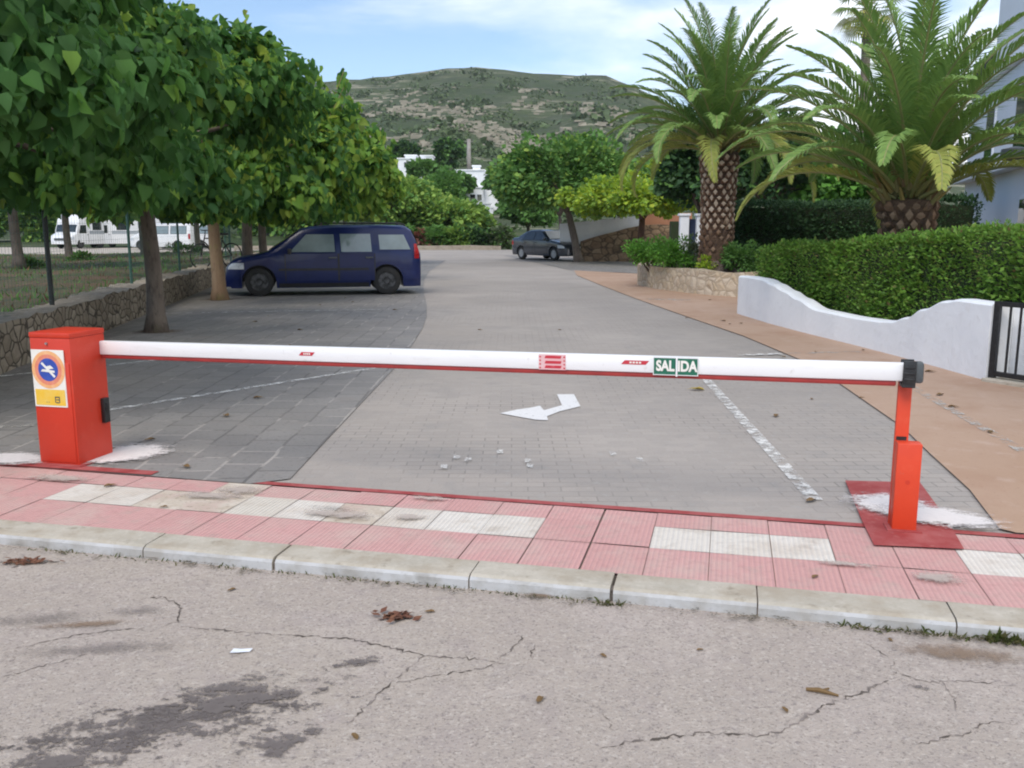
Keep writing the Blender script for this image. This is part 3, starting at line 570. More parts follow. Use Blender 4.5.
# ------------------------------------------------------------------ the barrier
AL, AR = Vector((-2.765, 6.03, .750)), at(905, 373, 4.50); RZ = math.atan2(EY, EX); bo = Vector((AL.x, AL.y, 0))
dv = Matrix.Rotation(-RZ, 3, 'Z') @ (AR - AL); LA = dv.length; YAW = math.atan2(dv.y, dv.x); TILT = math.asin(dv.z / LA)
BR = (Matrix.Rotation(YAW, 3, 'Z') @ Matrix.Rotation(-TILT, 3, 'Y')); ed = (AR - AL).normalized()
BP = Vector((0, 0, AL.z)); BZ = AL.z                # the boom turns about its pivot in the cabinet
def on_boom(o):
    o.rotation_euler = BR.to_euler(); o.location = BP - BR @ BP; return o

bar = thing('car_park_barrier', 'red cabinet with long white boom lowered across the car park entrance', 'barrier', bo, RZ)
# cabinet, in barrier axes: x along boom, y into the lot
CX0, CX1, CY0, CY1, CH = -.305, -.004, -.305, .03, .885
nrm = lambda px: None
b = MB(); b.box(((CX0 + CX1) / 2, (CY0 + CY1) / 2, .43), (CX1 - CX0, CY1 - CY0, .84)); cab = b.build('cabinet', 'red', bar, bevel=.006, autosmooth=.5)
b = MB(); b.box(((CX0 + CX1) / 2, (CY0 + CY1) / 2, .868), (CX1 - CX0 + .005, CY1 - CY0 + .005, .036)); b.build('lid', 'red', bar, bevel=.006, autosmooth=.5)
b = MB(); b.box(((CX0 + CX1) / 2, CY0 - .003, .36), (CX1 - CX0 - .03, .006, .66)); d_ = b.build('door', 'red', bar, bevel=.002, autosmooth=.5)
b = MB(); b.tube([(CX0 + .13, CY0 - .012, .815), (CX0 + .13, CY0, .815)], .008, 10); b.build('lock', 'rim_al', bar, autosmooth=.6)
b = MB(); b.box((CX1 + .012, CY1 - .06, .33), (.03, .055, .17)); b.box((CX1 + .03, CY1 - .06, .36), (.012, .03, .05)); b.build('hinge_block', 'black', bar, bevel=.004, autosmooth=.5)
b = MB(); b.box(((CX0 + CX1) / 2, (CY0 + CY1) / 2, .008), (CX1 - CX0 + .06, CY1 - CY0 + .06, .016)); b.build('base_plate', 'red_edge', bar, bevel=.003)
# notice on the front
nx0, nx1, nz0, nz1 = CX0 + .012, CX1 - .045, .40, .775
b = MB(); b.box(((nx0 + nx1) / 2, CY0 - .0085, (nz0 + nz1) / 2), (nx1 - nx0, .005, nz1 - nz0)); notice = b.build('notice', 'sticker_white', bar)
cx, cz, ry = (nx0 + nx1) / 2, .645, CY0 - .0112
def disc(r, y, m, name, par, r0=0):
    b = MB(); n = 40
    o_ = [(cx + r * math.cos(2 * math.pi * k / n), y, cz + r * math.sin(2 * math.pi * k / n)) for k in range(n)]
    if r0:
        i_ = [(cx + r0 * math.cos(2 * math.pi * k / n), y, cz + r0 * math.sin(2 * math.pi * k / n)) for k in range(n)]
        b.add(o_ + i_, [(k, (k + 1) % n, n + (k + 1) % n, n + k) for k in range(n)])
    else: b.add(o_, [tuple(range(n))])
    b.build(name, m, par)
disc(.124, ry - .001, 'disc_orange', 'ring', notice, .100); disc(.101, ry - .0015, 'disc_red', 'ring', notice, .074); disc(.075, ry - .002, 'disc_blue', 'emblem', notice)
b = MB()
def flat(poly, y): b.add([(cx + x, y, cz + z) for x, z in poly], [tuple(range(len(poly)))])
flat([(-.052, .040), (-.040, .050), (.054, -.040), (.043, -.052)], ry - .0035)
flat([(-.055, -.012), (-.04, .004), (.05, -.004), (.05, -.018)], ry - .0045); flat([(-.02, .02), (.02, .03), (.045, .01), (-.005, .002)], ry - .004)
b.build('emblem_strokes', 'sticker_white', notice)
b = MB(); b.add([(nx0 + .01, ry - .001, nz0 + .01), (nx1 - .01, ry - .001, nz0 + .01), (nx1 - .01, ry - .001, nz0 + .115), (nx0 + .01, ry - .001, nz0 + .115)], [(0, 1, 2, 3)]); b.build('yellow_panel', 'sticker_yellow', notice)
for x0, x1, z0, z1 in [(.155, .162, .03, .07), (.185, .192, .03, .07), (.162, .185, .062, .07), (.165, .185, .045, .052), (.162, .185, .026, .033), (.09, .095, .028, .034), (.105, .11, .028, .034)]:
    b = MB(); b.add([(nx0 + x0, ry - .002, nz0 + z0), (nx0 + x1, ry - .002, nz0 + z0), (nx0 + x1, ry - .002, nz0 + z1), (nx0 + x0, ry - .002, nz0 + z1)], [(0, 1, 2, 3)]); b.build('printed_mark', 'grey_pl', notice)
# boom
LB = LA + .025; bz0, bz1 = BZ - .040, BZ + .052
b = MB(); b.box((LB / 2 - .03, 0, (bz0 + bz1) / 2), (LB + .06, .05, bz1 - bz0)); on_boom(b.build('boom', 'white_al', bar, bevel=.008, autosmooth=.5))
b = MB(); b.box((LB / 2 - .035, 0, bz0 - .013), (LB - .06, .032, .028)); on_boom(b.build('rubber_edge', 'rubber_red', bar, bevel=.008, autosmooth=.5))
b = MB(); b.box((LB + .035, 0, (bz0 + bz1) / 2), (.05, .062, .108)); on_boom(b.build('end_cap', 'grey_pl', bar, bevel=.014, autosmooth=.6))
YF = -.0265
def bx_(u): # boom x for a photo column on the boom
    q = None; lo, hi = 0, LA
    for _ in range(40):
        mid = (lo + hi) / 2; p = AL + ed * mid
        d = p - Vector((0, 0, H)); w_ = d.y * math.cos(TH) - d.z * math.sin(TH); x = 512 + F * d.x / w_
        if x < u: lo = mid
        else: hi = mid
    return lo
def rect(b, x0, x1, z0, z1, y, mi=0, sk=0): b.add([(x0, y, z0), (x1, y, z0), (x1 + sk, y, z1), (x0 + sk, y, z1)], [(0, 1, 2, 3)], mi)
for u0, u1, zc, hh, parts in [(301, 317, BZ + .008, .011, 'logo'), (622, 650, BZ + .016, .011, 'logo')]:
    x0, x1 = bx_(u0), bx_(u1); b = MB(); rect(b, x0, x1 - .02, zc - hh, zc + hh, YF - .0005, 0, .02); o = on_boom(b.build('logo_sticker', 'sticker_red', bar))
    b = MB(); n = 4; ww = (x1 - x0) * .45
    for k in range(n): rect(b, x0 + (x1 - x0) * .3 + k * ww / n, x0 + (x1 - x0) * .3 + (k + .7) * ww / n, zc - hh * .45, zc + hh * .45, YF - .0015)
    b.build('lettering', 'sticker_white', o)
b = MB(); x0, x1 = bx_(540), bx_(567); rect(b, x0, x1, BZ - .04, BZ + .048, YF - .0005); o = on_boom(b.build('reflector', 'sticker_pink', bar))
b = MB()
for z0 in (BZ - .031, BZ - .005, BZ + .025): rect(b, x0 + .035, x1 - .03, z0, z0 + .016, YF - .0015, 0, .006)
for xx in (x0 + .004, x1 - .014):
    for k in range(4): rect(b, xx, xx + .01, BZ - .034 + k * .021, BZ - .025 + k * .021, YF - .0015)
b.build('reflector_stripes', 'sticker_red', o)
x0, x1 = bx_(654), bx_(699)
b = MB(); b.box(((x0 + x1) / 2, YF - .002, BZ + .001), (x1 - x0, .004, .098)); sign = on_boom(b.build('exit_sign', 'sign_green', bar))
tag(sign, 'green exit sign with white SALIDA lettering')
b = MB()
for q in [(x0, x0 + .004, BZ - .048, BZ + .05), (x1 - .004, x1, BZ - .048, BZ + .05)]: rect(b, *q, YF - .0055)
rect(b, x0, x1, BZ + .046, BZ + .05, YF - .006); rect(b, x0, x1, BZ - .048, BZ - .044, YF - .006)
rect(b, x0 + (x1 - x0) * .505, x0 + (x1 - x0) * .545, BZ - .054, BZ + .052, YF - .0065)
b.build('sign_edging', 'white_al', sign)
def text_part(body, size, loc, parent, m, name='lettering', rot=(math.pi / 2, 0, 0), ext=.0006, xs=1.0, bold=.0032):
    cu = bpy.data.curves.new('txt', 'FONT'); cu.body = body; cu.size = size; cu.align_x = 'CENTER'; cu.align_y = 'CENTER'; cu.extrude = ext; cu.offset = bold
    tmp = bpy.data.objects.new('txt', cu); COL.objects.link(tmp); dg = bpy.context.evaluated_depsgraph_get(); me = bpy.data.meshes.new_from_object(tmp.evaluated_get(dg))
    bpy.data.objects.remove(tmp); me.name = name; me.materials.clear(); me.materials.append(M[m])
    for v in me.vertices: v.co.x *= xs
    o = bpy.data.objects.new(name, me); COL.objects.link(o); o.parent = parent; o.location = loc; o.rotation_euler = rot; return o
wS = x1 - x0
text_part('SAL', .078, (x0 + wS * .27, YF - .0055, BZ + .001), sign, 'sticker_white', xs=.78)
text_part('IDA', .078, (x0 + wS * .755, YF - .0055, BZ + .001), sign, 'sticker_white', xs=.80)
# catch post
pb = gp(903, 533); pyv = Vector((-ed.y, ed.x, 0)); pb = pb + pyv * .045
po = thing('catch_post', 'orange red catch post with black fork carrying the free end of the boom', 'barrier post', pb, RZ)
b = MB(); b.box((.0, 0, .235), (.118, .085, .47)); b.build('housing', 'orange', po, bevel=.005, autosmooth=.5)
b = MB(); b.box((-.028, .028 + .03, .40), (.066, .03, .80)); b.build('upright', 'orange', po, bevel=.004, autosmooth=.5)
b = MB(); b.box((-.030, .058, .478), (.05, .034, .022)); b.build('slot', 'black', po)
loc = Matrix.Rotation(-RZ, 3, 'Z') @ (Vector((AR.x, AR.y, 0)) - pb); by = loc.y
b = MB(); b.box((-.028, by - .037, .83), (.062, .014, .125)); b.box((-.028, by + .037, .83), (.062, .014, .125)); b.box((-.028, by, .766), (.062, .088, .018))
for k in range(3): b.box((-.028, by - .0455, .80 + k * .03), (.05, .004, .012))
b.build('fork', 'black', po, bevel=.003, autosmooth=.5)
b = MB(); b.box((0, 0, .009), (.17, .13, .018)); b.build('base_plate', 'red_edge', po, bevel=.003)
b = MB(); b.tube([(.0, -.044, .27), (.0, -.0425, .27)], .012, 10); b.build('bolt_cover', 'red', po)

# ------------------------------------------------------------------ right: white wall, gate, hedge, planter
wpx = [(737, 314), (764, 324), (800, 333.5), (850, 344.5), (901, 357), (940, 368), (970, 377), (985, 381)]
wp = [gp(*q) for q in wpx]
hts = {737: .70, 745: .715, 756: .71, 764: .66, 777: .58, 790: .50, 812: .39, 850: .38, 875: .395, 890: .42, 905: .50, 920: .63, 940: .76, 955: .80, 985: .80}
cols = sorted(hts); base = []
for u in cols:
    for i in range(len(wpx) - 1):
        if wpx[i][0] <= u <= wpx[i + 1][0]:
            t = (u - wpx[i][0]) / (wpx[i + 1][0] - wpx[i][0]); base.append(gp(u, wpx[i][1] + t * (wpx[i + 1][1] - wpx[i][1]))); break
# smooth, straight-ish footprint between the ends
P0, P1 = base[0], base[-1]
base = [Vector((.55 * (P0.x + (P1.x - P0.x) * ((p.y - P0.y) / (P1.y - P0.y))) + .45 * p.x, p.y, 0)) for p in base]
cat_ = []
pl = [(p, hts[u]) for p, u in zip(base, cols)]
def catmull(a, b_, c, d, t): return .5 * ((2 * b_) + (c - a) * t + (2 * a - 5 * b_ + 4 * c - d) * t * t + (3 * b_ - a - 3 * c + d) * t ** 3)
dense = []
for i in range(len(pl) - 1):
    q = [pl[max(i - 1, 0)], pl[i], pl[i + 1], pl[min(i + 2, len(pl) - 1)]]
    for j in range(6):
        t = j / 6; dense.append((Vector([catmull(q[0][0][k], q[1][0][k], q[2][0][k], q[3][0][k], t) for k in range(2)] + [0]), q[1][1] + (q[2][1] - q[1][1]) * (3 * t * t - 2 * t ** 3)))
dense.append(pl[-1])
b = MB(); vs = []; n = len(dense); TW = .24
prof = [(0, -.1, 0), (0, -.03, 1), (.02, -.008, 1), (.06, 0, 1), (TW - .06, 0, 1), (TW - .02, -.008, 1), (TW, -.03, 1), (TW, -.1, 0)]
for i, (p, h) in enumerate(dense):
    d = (dense[min(i + 1, n - 1)][0] - dense[max(i - 1, 0)][0]).normalized(); q = Vector((-d.y, d.x, 0))   # to the garden side
    for (o_, z, k) in prof: vs.append((p.x + q.x * o_, p.y + q.y * o_, (h + z) if k else z))
m_ = len(prof)
b.add(vs, [(i * m_ + k, i * m_ + k + 1, (i + 1) * m_ + k + 1, (i + 1) * m_ + k) for i in range(n - 1) for k in range(m_ - 1)] + [tuple(range(m_)), tuple(range((n - 1) * m_, n * m_))])
wwall = b.build('garden_wall', 'wallw', autosmooth=.7); tag(wwall, 'low white rendered garden wall with a wavy top in front of the big hedge', 'wall')
wd = (base[-1] - base[0]).normalized(); wq = Vector((-wd.y, wd.x, 0))
# gate, folded against a stretch of white wall
g0 = base[-1] + wd * .03 + wq * .02; gd = (gp(1030, 388) - g0); gd.z = 0; gd.normalize()
gate = thing('iron_gate', 'black iron bar gate with scroll ornament at the end of the white wall', 'gate', g0, math.atan2(gd.y, gd.x))
GL, GH = 1.5, .80
b = MB(); b.box((.03, 0, .42), (.06, .05, .80)); b.box((GL - .03, 0, .42), (.06, .05, .80)); b.box((GL / 2, 0, .80), (GL, .045, .05)); b.box((GL / 2, 0, .09), (GL, .045, .05)); b.box((.03, 0, .02), (.03, .03, .12)); b.build('frame', 'iron', gate, bevel=.003)
for k in range(12):
    b = MB(); b.box((.06 + (k + 1) * .107, 0, .445), (.018, .018, .68)); b.build('bar', 'iron', gate)
b = MB()
for z0, sg in ((.60, 1), (.42, -1), (.27, 1)):
    pts = []
    for k in range(26):
        a = k / 25 * 4.2 * math.pi / 1.6; r = .055 * (1 - k / 32); pts.append((.435 + sg * r * math.cos(a), -.012, z0 + r * math.sin(a)))
    b = MB(); b.tube(pts, .008, 6); b.build('scroll', 'iron', gate, smooth=True)
b = MB(); c0 = base[-1] + wq * .27 - gd * .3; c1 = c0 + gd * 2.6; q = Vector((-gd.y, gd.x, 0)) * .2
b.prism([c0, c1, c1 + q, c0 + q], -.1, .78); o = b.build('garden_wall', 'wallw', bevel=.02, autosmooth=.6); tag(o, 'straight white wall standing right behind the black iron gate', 'wall')
b = MB(); b.prism([g0 - wq * .10 + wd * .02, g0 - wq * .10 + gd * 2.6, g0 + wq * .25 + gd * 2.6, g0 + wq * .25], -.05, .045); tag(b.build('gate_step', 'kerb', bevel=.01), kind='structure')

def hedge_box(name, label, A, B, th, hA, hB, n, leaf, leafm_, seed, group=None, zb=0.0, bulge=.13):
    """clipped hedge from A to B (front foot), th deep on its left"""
    rng = np.random.default_rng(seed); A = Vector(A); B = Vector(B); d = B - A; L = d.length; d.normalize(); q = Vector((-d.y, d.x, 0))
    t = thing(name, label, 'hedge', (0, 0, 0), 0, group)
    b = MB(); m = .09; k = 14; vs = []
    for i in range(k + 1):
        p = A + d * (m + (L - 2 * m) * i / k); h = hA + (hB - hA) * i / k - m
        for o_, z in ((m, zb - .05), (m, h), (th - m, h), (th - m, zb - .05)): vs.append((p.x + q.x * o_, p.y + q.y * o_, z))
    b.add(vs, [(4 * i + j, 4 * i + j + 1, 4 * i + j + 5, 4 * i + j + 4) for i in range(k) for j in range(3)] + [(0, 1, 2, 3), tuple(4 * k + j for j in range(4))])
    b.build('branches', 'hedge_core', t)
    hm = (hA + hB) / 2 - zb; areas = np.array([L * hm, L * th, th * hm, th * hm, L * hm * .6]); cnt = (n * areas / areas.sum()).astype(int)
    P = []; D = []
    def noise2(a, c): return np.sin(a * 2.3 + seed) * .5 + np.sin(c * 3.7 + a * 1.3) * .4 + np.sin(a * 7.1 + c * 5.3) * .3
    for f, c in enumerate(cnt):
        u = rng.random(c); v = rng.random(c); hh = hA + (hB - hA) * u - zb; jit = rng.normal(0, .03, c)
        if f == 0 or f == 4: s_ = u * L; o_ = (0 if f == 0 else th) + np.zeros(c); z = zb + v * hh; nn = np.array([-q.x, -q.y, .25]) * (1 if f == 0 else -1); o_ = o_ - (1 if f == 0 else -1) * (noise2(s_, z) * bulge * .6 + jit - .01)
        elif f == 1: s_ = u * L; o_ = v * th; z = zb + hh + noise2(s_, o_) * bulge * .35 + jit; nn = np.array([0, 0, 1])
        else:
            s_ = (0 if f == 2 else L) + np.zeros(c) + jit * 1.5; o_ = u * th; hh = (hA if f == 2 else hB) - zb; z = zb + v * hh; nn = np.array([d.x, d.y, .2]) * (-1 if f == 2 else 1)
        P.append(np.stack([A.x + d.x * s_ + q.x * o_, A.y + d.y * s_ + q.y * o_, z], 1)); D.append(nn[None] + rng.normal(0, .6, (c, 3)) + np.array([0, 0, .2]))
    P = np.concatenate(P); D = np.concatenate(D)
    leaves('foliage', leafm_, P, D, leaf * (1 + .25 * np.sin(P[:, 1] * 3.1 + P[:, 2] * 4)) * rng.uniform(.6, 1.3, len(P)), T_LEAF, rng, t, tilt=.9, mix=.06)
    return t
ha = base[0] + wq * (TW + .03) + wd * .12; hb = base[-1] + wq * (TW + .28) + wd * 3.2
# two lengths so that the top climbs as it does in the photo
hedge_box('hedge', 'broad bright green clipped hedge rising behind the wavy white wall', ha, hb, 1.25, 1.16, 1.72, 76000, .056, ['hedge', 'hedge_dry'], 11)
hedge_box('hedge', 'tall dark clipped hedge behind the stout palm', at(742, 240, 24.5).xy.to_3d(), at(884, 240, 25.5).xy.to_3d(), 1.2, 2.18, 2.18, 16000, .10, 'darkgreen', 12)
hedge_box('hedge', 'small dark boxed hedge against the villa wall right of the palm', at(934, 222, 19.5).xy.to_3d(), at(979, 222, 19.5).xy.to_3d(), .9, 2.15, 2.10, 4500, .09, 'darkgreen', 13)
# stone planter
pp_ = [gp(637, 285), gp(655, 289), gp(690, 293.5), gp(715, 296), gp(741, 297.5)]
pl2 = poly_len(pp_ + [Vector((6.4, 19.9, 0))], .3)
pl2 = [Vector((4.0, 27.4, 0)), Vector((3.62, 26.0, 0))] + pl2
o = wall_mesh(pl2, .35, lambda t: .56, 1, .02, cap_m=0, rs=4).build('planter_wall', ['stone_planter']); tag(o, 'curved honey coloured stone planter wall below the stout palm', 'planter')
b = MB(); b.sheet([(p.x + .15, p.y + .2) for p in pl2] + [(9, 21), (12, 24), (12, 30), (5, 30)], .46); tag(b.build('soil', 'soil'), kind='structure')
b = MB(); b.sheet([(base[0] + wq * .1)[:2], (base[-1] + wq * .1)[:2], (16, 4), (24, 30), (8, 30), (6.3, 20.3), (4.75, 17.2)], .03); tag(b.build('garden_ground', 'soil'), kind='structure')
shr = [(650, 264, 23.9, (.80, .65, .46), 'shrub', 'leafy bright green bush at the left corner of the stone planter'), (673, 264, 22.9, (.62, .5, .46), 'shrub', 'bright green bush in the planter between the corner bush and the grey plant'),
       (692, 266, 23.0, (.35, .35, .45), 'olive', 'pale grey green plant in the planter left of the palm trunk'), (745, 266, 21.6, (.55, .4, .42), 'midgreen', 'green bush between the palm trunk and the big hedge'), (703, 262, 24.3, (.25, .25, .36), 'darkgreen', 'small dark plant close beside the palm trunk foot'),
       (708, 272, 22.0, (.25, .2, .2), 'yellow', 'low yellowish tuft at the palm foot on the planter edge')]
for i, (x, y, Y, rad, lm, lab) in enumerate(shr):
    p = at(x, y, Y); shrub('planter_bush', lab, (p.x, Y, .45), rad, 2600 if rad[0] > .5 else 900, .085, lm, 40 + i, 'bushes in the stone planter')

# ------------------------------------------------------------------ palms
def frond_mesh(rng, L, e0, az, bend, nl=64, ll=.58, wl_=.034, twist=0, r0=.05):
    """returns rachis + leaflets as one mesh builder"""
    b = MB(); ca, sa = math.cos(az), math.sin(az); pts = []; n = 16; p = Vector((ca * r0, sa * r0, 0)); e = e0
    side = Vector((-sa, ca, 0)); tang = []
    for i in range(n + 1):
        t = i / n; e = e0 - bend * t ** 1.75; d = Vector((ca * math.cos(e), sa * math.cos(e), math.sin(e))) + side * twist * t * .3
        d.normalize(); pts.append(p.copy()); tang.append(d); p = p + d * L / n
    b.tube(pts, [.028 * (1 - .85 * i / n) + .003 for i in range(n + 1)], 5, 1)
    for k in range(nl):
        t = .10 + .90 * (k + .5) / nl; f = t * n; i = min(int(f), n - 1); q = pts[i].lerp(pts[i + 1], f - i); d = tang[i].lerp(tang[i + 1], f - i).normalized()
        upv = side.cross(d) * -1
        if upv.dot(Vector((0, 0, 1))) < 0 and abs(d.z) < .95: pass
        upv = d.cross(side) if d.cross(side).z > 0 or abs(d.z) > .9 else -d.cross(side)
        l = ll * (math.sin(math.pi * min(1, .18 + t * .82)) ** .6) * (.55 + .45 * (1 - t)) * rng.uniform(.85, 1.1) + .06
        if t < .18: l *= .5
        for sg in (-1, 1):
            v = (d * (.75 + .5 * t) + side * sg * (.85 + rng.uniform(-.12, .12)) + upv * (.42 + rng.uniform(-.15, .15))).normalized()
            wv = d.cross(v).normalized(); wv = v.cross(wv).normalized() * wl_ * .5
            mid = q + v * l * .5; v2 = (v + Vector((0, 0, -.55))).normalized(); tip = mid + v2 * l * .5
            b.add([q - wv * .6, q + wv * .6, mid + wv, mid - wv, tip], [(0, 1, 2, 3), (3, 2, 4)], 0)
    return b
def palm(name, label, loc, h, r, L, nf, seed, boots=True, base_h=.35, group=None, dark_h=None, low=0, sag=84):
    rng = random.Random(seed); t = thing(name, label, 'palm tree', loc, 0, group)
    b = MB(); pr = []
    for i in range(12):
        u = i / 11; z = u * h; rr = r * (1.0 - .12 * math.sin(u * math.pi)) * (1.12 if u < .1 else 1) * (1 + .10 * max(0, u - .6) / .4); pr.append((rr, z - .05))
    pr.append((.02, h)); b.lathe(pr, 20, 0); tr = b.build('trunk', 'palm_trunk', t, smooth=True)
    if boots:
        b = MB(); rows = int((h - base_h) / .135)
        for i in range(rows):
            z = base_h + i * .135; k = 13; u = z / h
            rr = r * (1.0 - .12 * math.sin(u * math.pi)) * (1 + .10 * max(0, u - .6) / .4)
            dark = (dark_h and z < dark_h)
            for j in range(k):
                a = 2 * math.pi * (j + .5 * (i % 2) + rng.uniform(-.08, .08)) / k; w_ = 2 * math.pi * rr / k * .43 * rng.uniform(.8, 1.05); hh = .075 * rng.uniform(.8, 1.15); o_ = rr + rng.uniform(.05, .085)
                if dark and rng.random() < .35: o_ = rr + .02
                if rng.random() < .05: continue
                w_ *= rng.uniform(.8, 1.12); hh *= rng.uniform(.7, 1.15)
                ca, sa = math.cos(a), math.sin(a)
                def P(rad, s_, zz): return (ca * rad - sa * s_, sa * rad + ca * s_, zz)
                v = [P(rr - .03, -w_, z - hh), P(rr - .03, w_, z - hh), P(rr - .03, 0, z + hh * 1.6), P(o_, -w_ * .85, z + .02), P(o_ - .02, 0, z - hh * .75), P(o_, w_ * .85, z + .02), P(o_ - .015, 0, z + hh * 1.25)]
                b.add(v, [(3, 4, 5, 6)], 1 if not dark else 2); b.add(v, [(0, 4, 3), (0, 1, 4), (1, 5, 4), (1, 2, 5), (2, 6, 5), (2, 3, 6), (0, 3, 2)], 2 if dark else 3)
        b.build('leaf_base', ['palm_trunk', 'boot', 'boot_dark', 'boot_brown'], t)
    if base_h > .2:
        b = MB(); b.lathe([(r * 1.28, -.05), (r * 1.2, base_h * .5), (r * 1.05, base_h), (r * .9, base_h + .05)], 20); b.build('root_collar', 'palm_base', t, smooth=True)
    # short orange stalks under the crown
    b = MB()
    for k in range(46):
        a = rng.uniform(0, 2 * math.pi); z = h + rng.uniform(-.22, .30); l = rng.uniform(.3, .6); e = rng.uniform(.75, 1.35); d = Vector((math.cos(a) * math.cos(e), math.sin(a) * math.cos(e), math.sin(e)))
        p = Vector((math.cos(a) * r * .8, math.sin(a) * r * .8, z)); b.tube([p, p + d * l * .5, p + d * l], [.045, .03, .012], 5)
    b.build('stalk', 'thatch', t)
    ga = 2.39996
    for k in range(nf):
        u = (k + .5) / nf; e0 = R(86 - (86 - low) * u ** .95) + rng.uniform(-.08, .08); bend = R(40 + (sag - 40) * u) * rng.uniform(.75, 1.2)
        if u > .82: bend *= 1.12
        b = frond_mesh(rng, L * rng.uniform(.88, 1.08) * (1 - .08 * u), e0, k * ga + rng.uniform(-.15, .15), bend, twist=rng.uniform(-1, 1), r0=r * .55 * u)
        o = b.build('frond', ['frond_old' if u > .90 or (u > .6 and rng.random() < .22) else 'frond', 'rachis'], t); o.location = (0, 0, h + .28 - .30 * u)
    return t
p1 = at(718, 200, 22.3)
palm('date_palm', 'stout palm with diamond patterned trunk rising from the stone planter', (p1.x, p1.y, .44), 2.95, .40, 3.25, 66, 21, base_h=.32, dark_h=1.12, low=12, sag=104)
p2 = at(908, 200, 13.9)
palm('date_palm', 'low wide palm whose crown spreads just above the bright hedge', (p2.x, p2.y, 0), 2.0, .36, 3.1, 54, 22, base_h=.1, dark_h=5, low=26, sag=104)
# tall fan palm far behind
p3 = at(866, 60, 46); FZ = at(860, 8, 46).z
t = thing('fan_palm', 'tall slim fan palm far behind the low wide palm', 'palm tree', (p3.x, 46, 0))
b = MB(); b.tube([(0, 0, -.1), (.1, 0, FZ * .5), (-.1, 0, FZ)], [.32, .24, .2], 10); b.build('trunk', 'bark', t, smooth=True)
rg = random.Random(4)
for k in range(30):
    a = k * 2.4; e = R(70 - 130 * k / 30); L = 1.0; ca, sa = math.cos(a), math.sin(a); d = Vector((ca * math.cos(e), sa * math.cos(e), math.sin(e))); s_ = Vector((-sa, ca, 0)); c0 = Vector((-.1, 0, FZ)) + d * L
    b = MB(); b.tube([(-.1, 0, FZ), c0], .02, 4, 1)
    for j in range(15):
        aa = R(-85 + 170 * j / 14); v = d * math.cos(aa) + s_ * math.sin(aa); tip = c0 + v * .85 + Vector((0, 0, -.25)); m1 = c0 + v * .5; wv = d.cross(s_).cross(v).normalized() * .045
        b.add([c0, m1 + wv, tip, m1 - wv], [(0, 1, 2, 3)], 0)
    b.build('frond', ['frond_old' if k > 18 else 'frond', 'rachis'], t)

# ------------------------------------------------------------------ left row of mulberries
ML = [('mulb')]
def mulb(label, x, y, seed, n=9000, r=(2.75, 2.75, 1.75), cz=3.45, h=2.1, rt=.12, leaf=.19, barkm='bark', young=.12, zmin=1.72, shoots=14, lean=(0, 0)):
    return make_tree('mulberry_tree', label, (x, y, 0), h, rt, r, cz, n, leaf, ['mulb', 'mulb_young'], seed, 'mulberry trees along the stone wall', nc=50, sig=.55, barkm=barkm, tpl=T_HEART, mix=young, droop=.55, zmin=zmin, nl=22, shoots=shoots, lean=lean, lowcut=-.75, shell=(.55, 1.0))
mulb('nearest mulberry of the row, its big dark leaves filling the top left corner', -5.3, 8.0, 101, 19000, (2.85, 2.5, 2.1), 3.3, leaf=.125, shoots=8, young=.04, zmin=1.78)
tb = gp(157, 332); mulb('mulberry with grey brown trunk between the barrier cabinet and the dark blue van', tb.x, tb.y, 102, 17500, (2.5, 2.75, 1.95), 3.2, rt=.135, young=.22, zmin=1.86, shoots=44, leaf=.138)
tc_ = gp(219, 300); mulb('mulberry with pale tan trunk by the front of the dark blue van', tc_.x, tc_.y, 103, 15000, (3.3, 2.9, 1.75), 3.05, rt=.15, barkm='bark_pale', young=.55, zmin=1.75, leaf=.165)
mulb('fourth mulberry from the front, its trunk seen just behind the van bonnet', -7.45, 25.7, 104, 9500, (3.8, 3.0, 1.9), 3.3, rt=.17, young=.75, zmin=1.85, leaf=.21)
mulb('fifth mulberry from the front, its trunk seen through the van windscreen side', -8.6, 31.5, 105, 8500, (3.9, 3.0, 1.9), 3.3, rt=.16, young=.8, zmin=1.8, leaf=.23)
mulb('farthest light green mulberry at the end of the left row', -8.2, 39, 106, 8500, (3.7, 3.2, 2.0), 3.3, rt=.16, young=.9, zmin=1.5, leaf=.26)
# tan earth rings at trunk feet
for q in (tb, tc_): decal_quad('tree_pit', q, .55, .42, 0, .0125, 'stain_brown')

# trees and shrubs on the bank beyond the fence
bank_tr = [(18, 258, 27, .5, 'slim bare stemmed tree beyond the fence at the far left edge'), (68, 243, 37, .3, 'slim tree beyond the fence just left of the first motorhome'), (143, 236, 40, .2, 'slim tree beyond the fence left of the cabinet side mulberry trunk'), (197, 226, 46, .1, 'slim tree beyond the fence in front of the white vans'), (100, 262, 52, .1, 'tree with loose crown standing before the two motorhomes')]
for i, (x, y, Y, z, lab) in enumerate(bank_tr[:4]):
    p = at(x, y, Y); make_tree('bank_tree', lab, (p.x, Y, z - .15), 2.6, .16, (2.6, 2.6, 1.5), 4.0, 3500, .26, ['midgreen', 'lightgreen'], 120 + i, 'trees on the bank beyond the fence', nc=40, sig=.7, mix=.3, tpl=T_WIDE, nl=8)
for i, (x, Y, z, rad, lab) in enumerate([(80, 34, .25, (.6, .5, .25), 'low dark bush on the bank under the first motorhome'), (182, 44, .1, (1.3, .8, .4), 'low green bush on the bank in front of the white vans'), (30, 28, .35, (.5, .5, .18), 'low scrubby tuft on the bank at the far left')]):
    p = at(x, 240, Y); shrub('bank_bush', lab, (p.x, Y, z - .1), rad, 900, .14, ['midgreen', 'weed'], 130 + i, 'bushes on the bank beyond the fence')
hedge_px = [(-30, 92), (25, 94), (80, 98), (140, 104), (200, 108), (260, 104), (310, 100)]
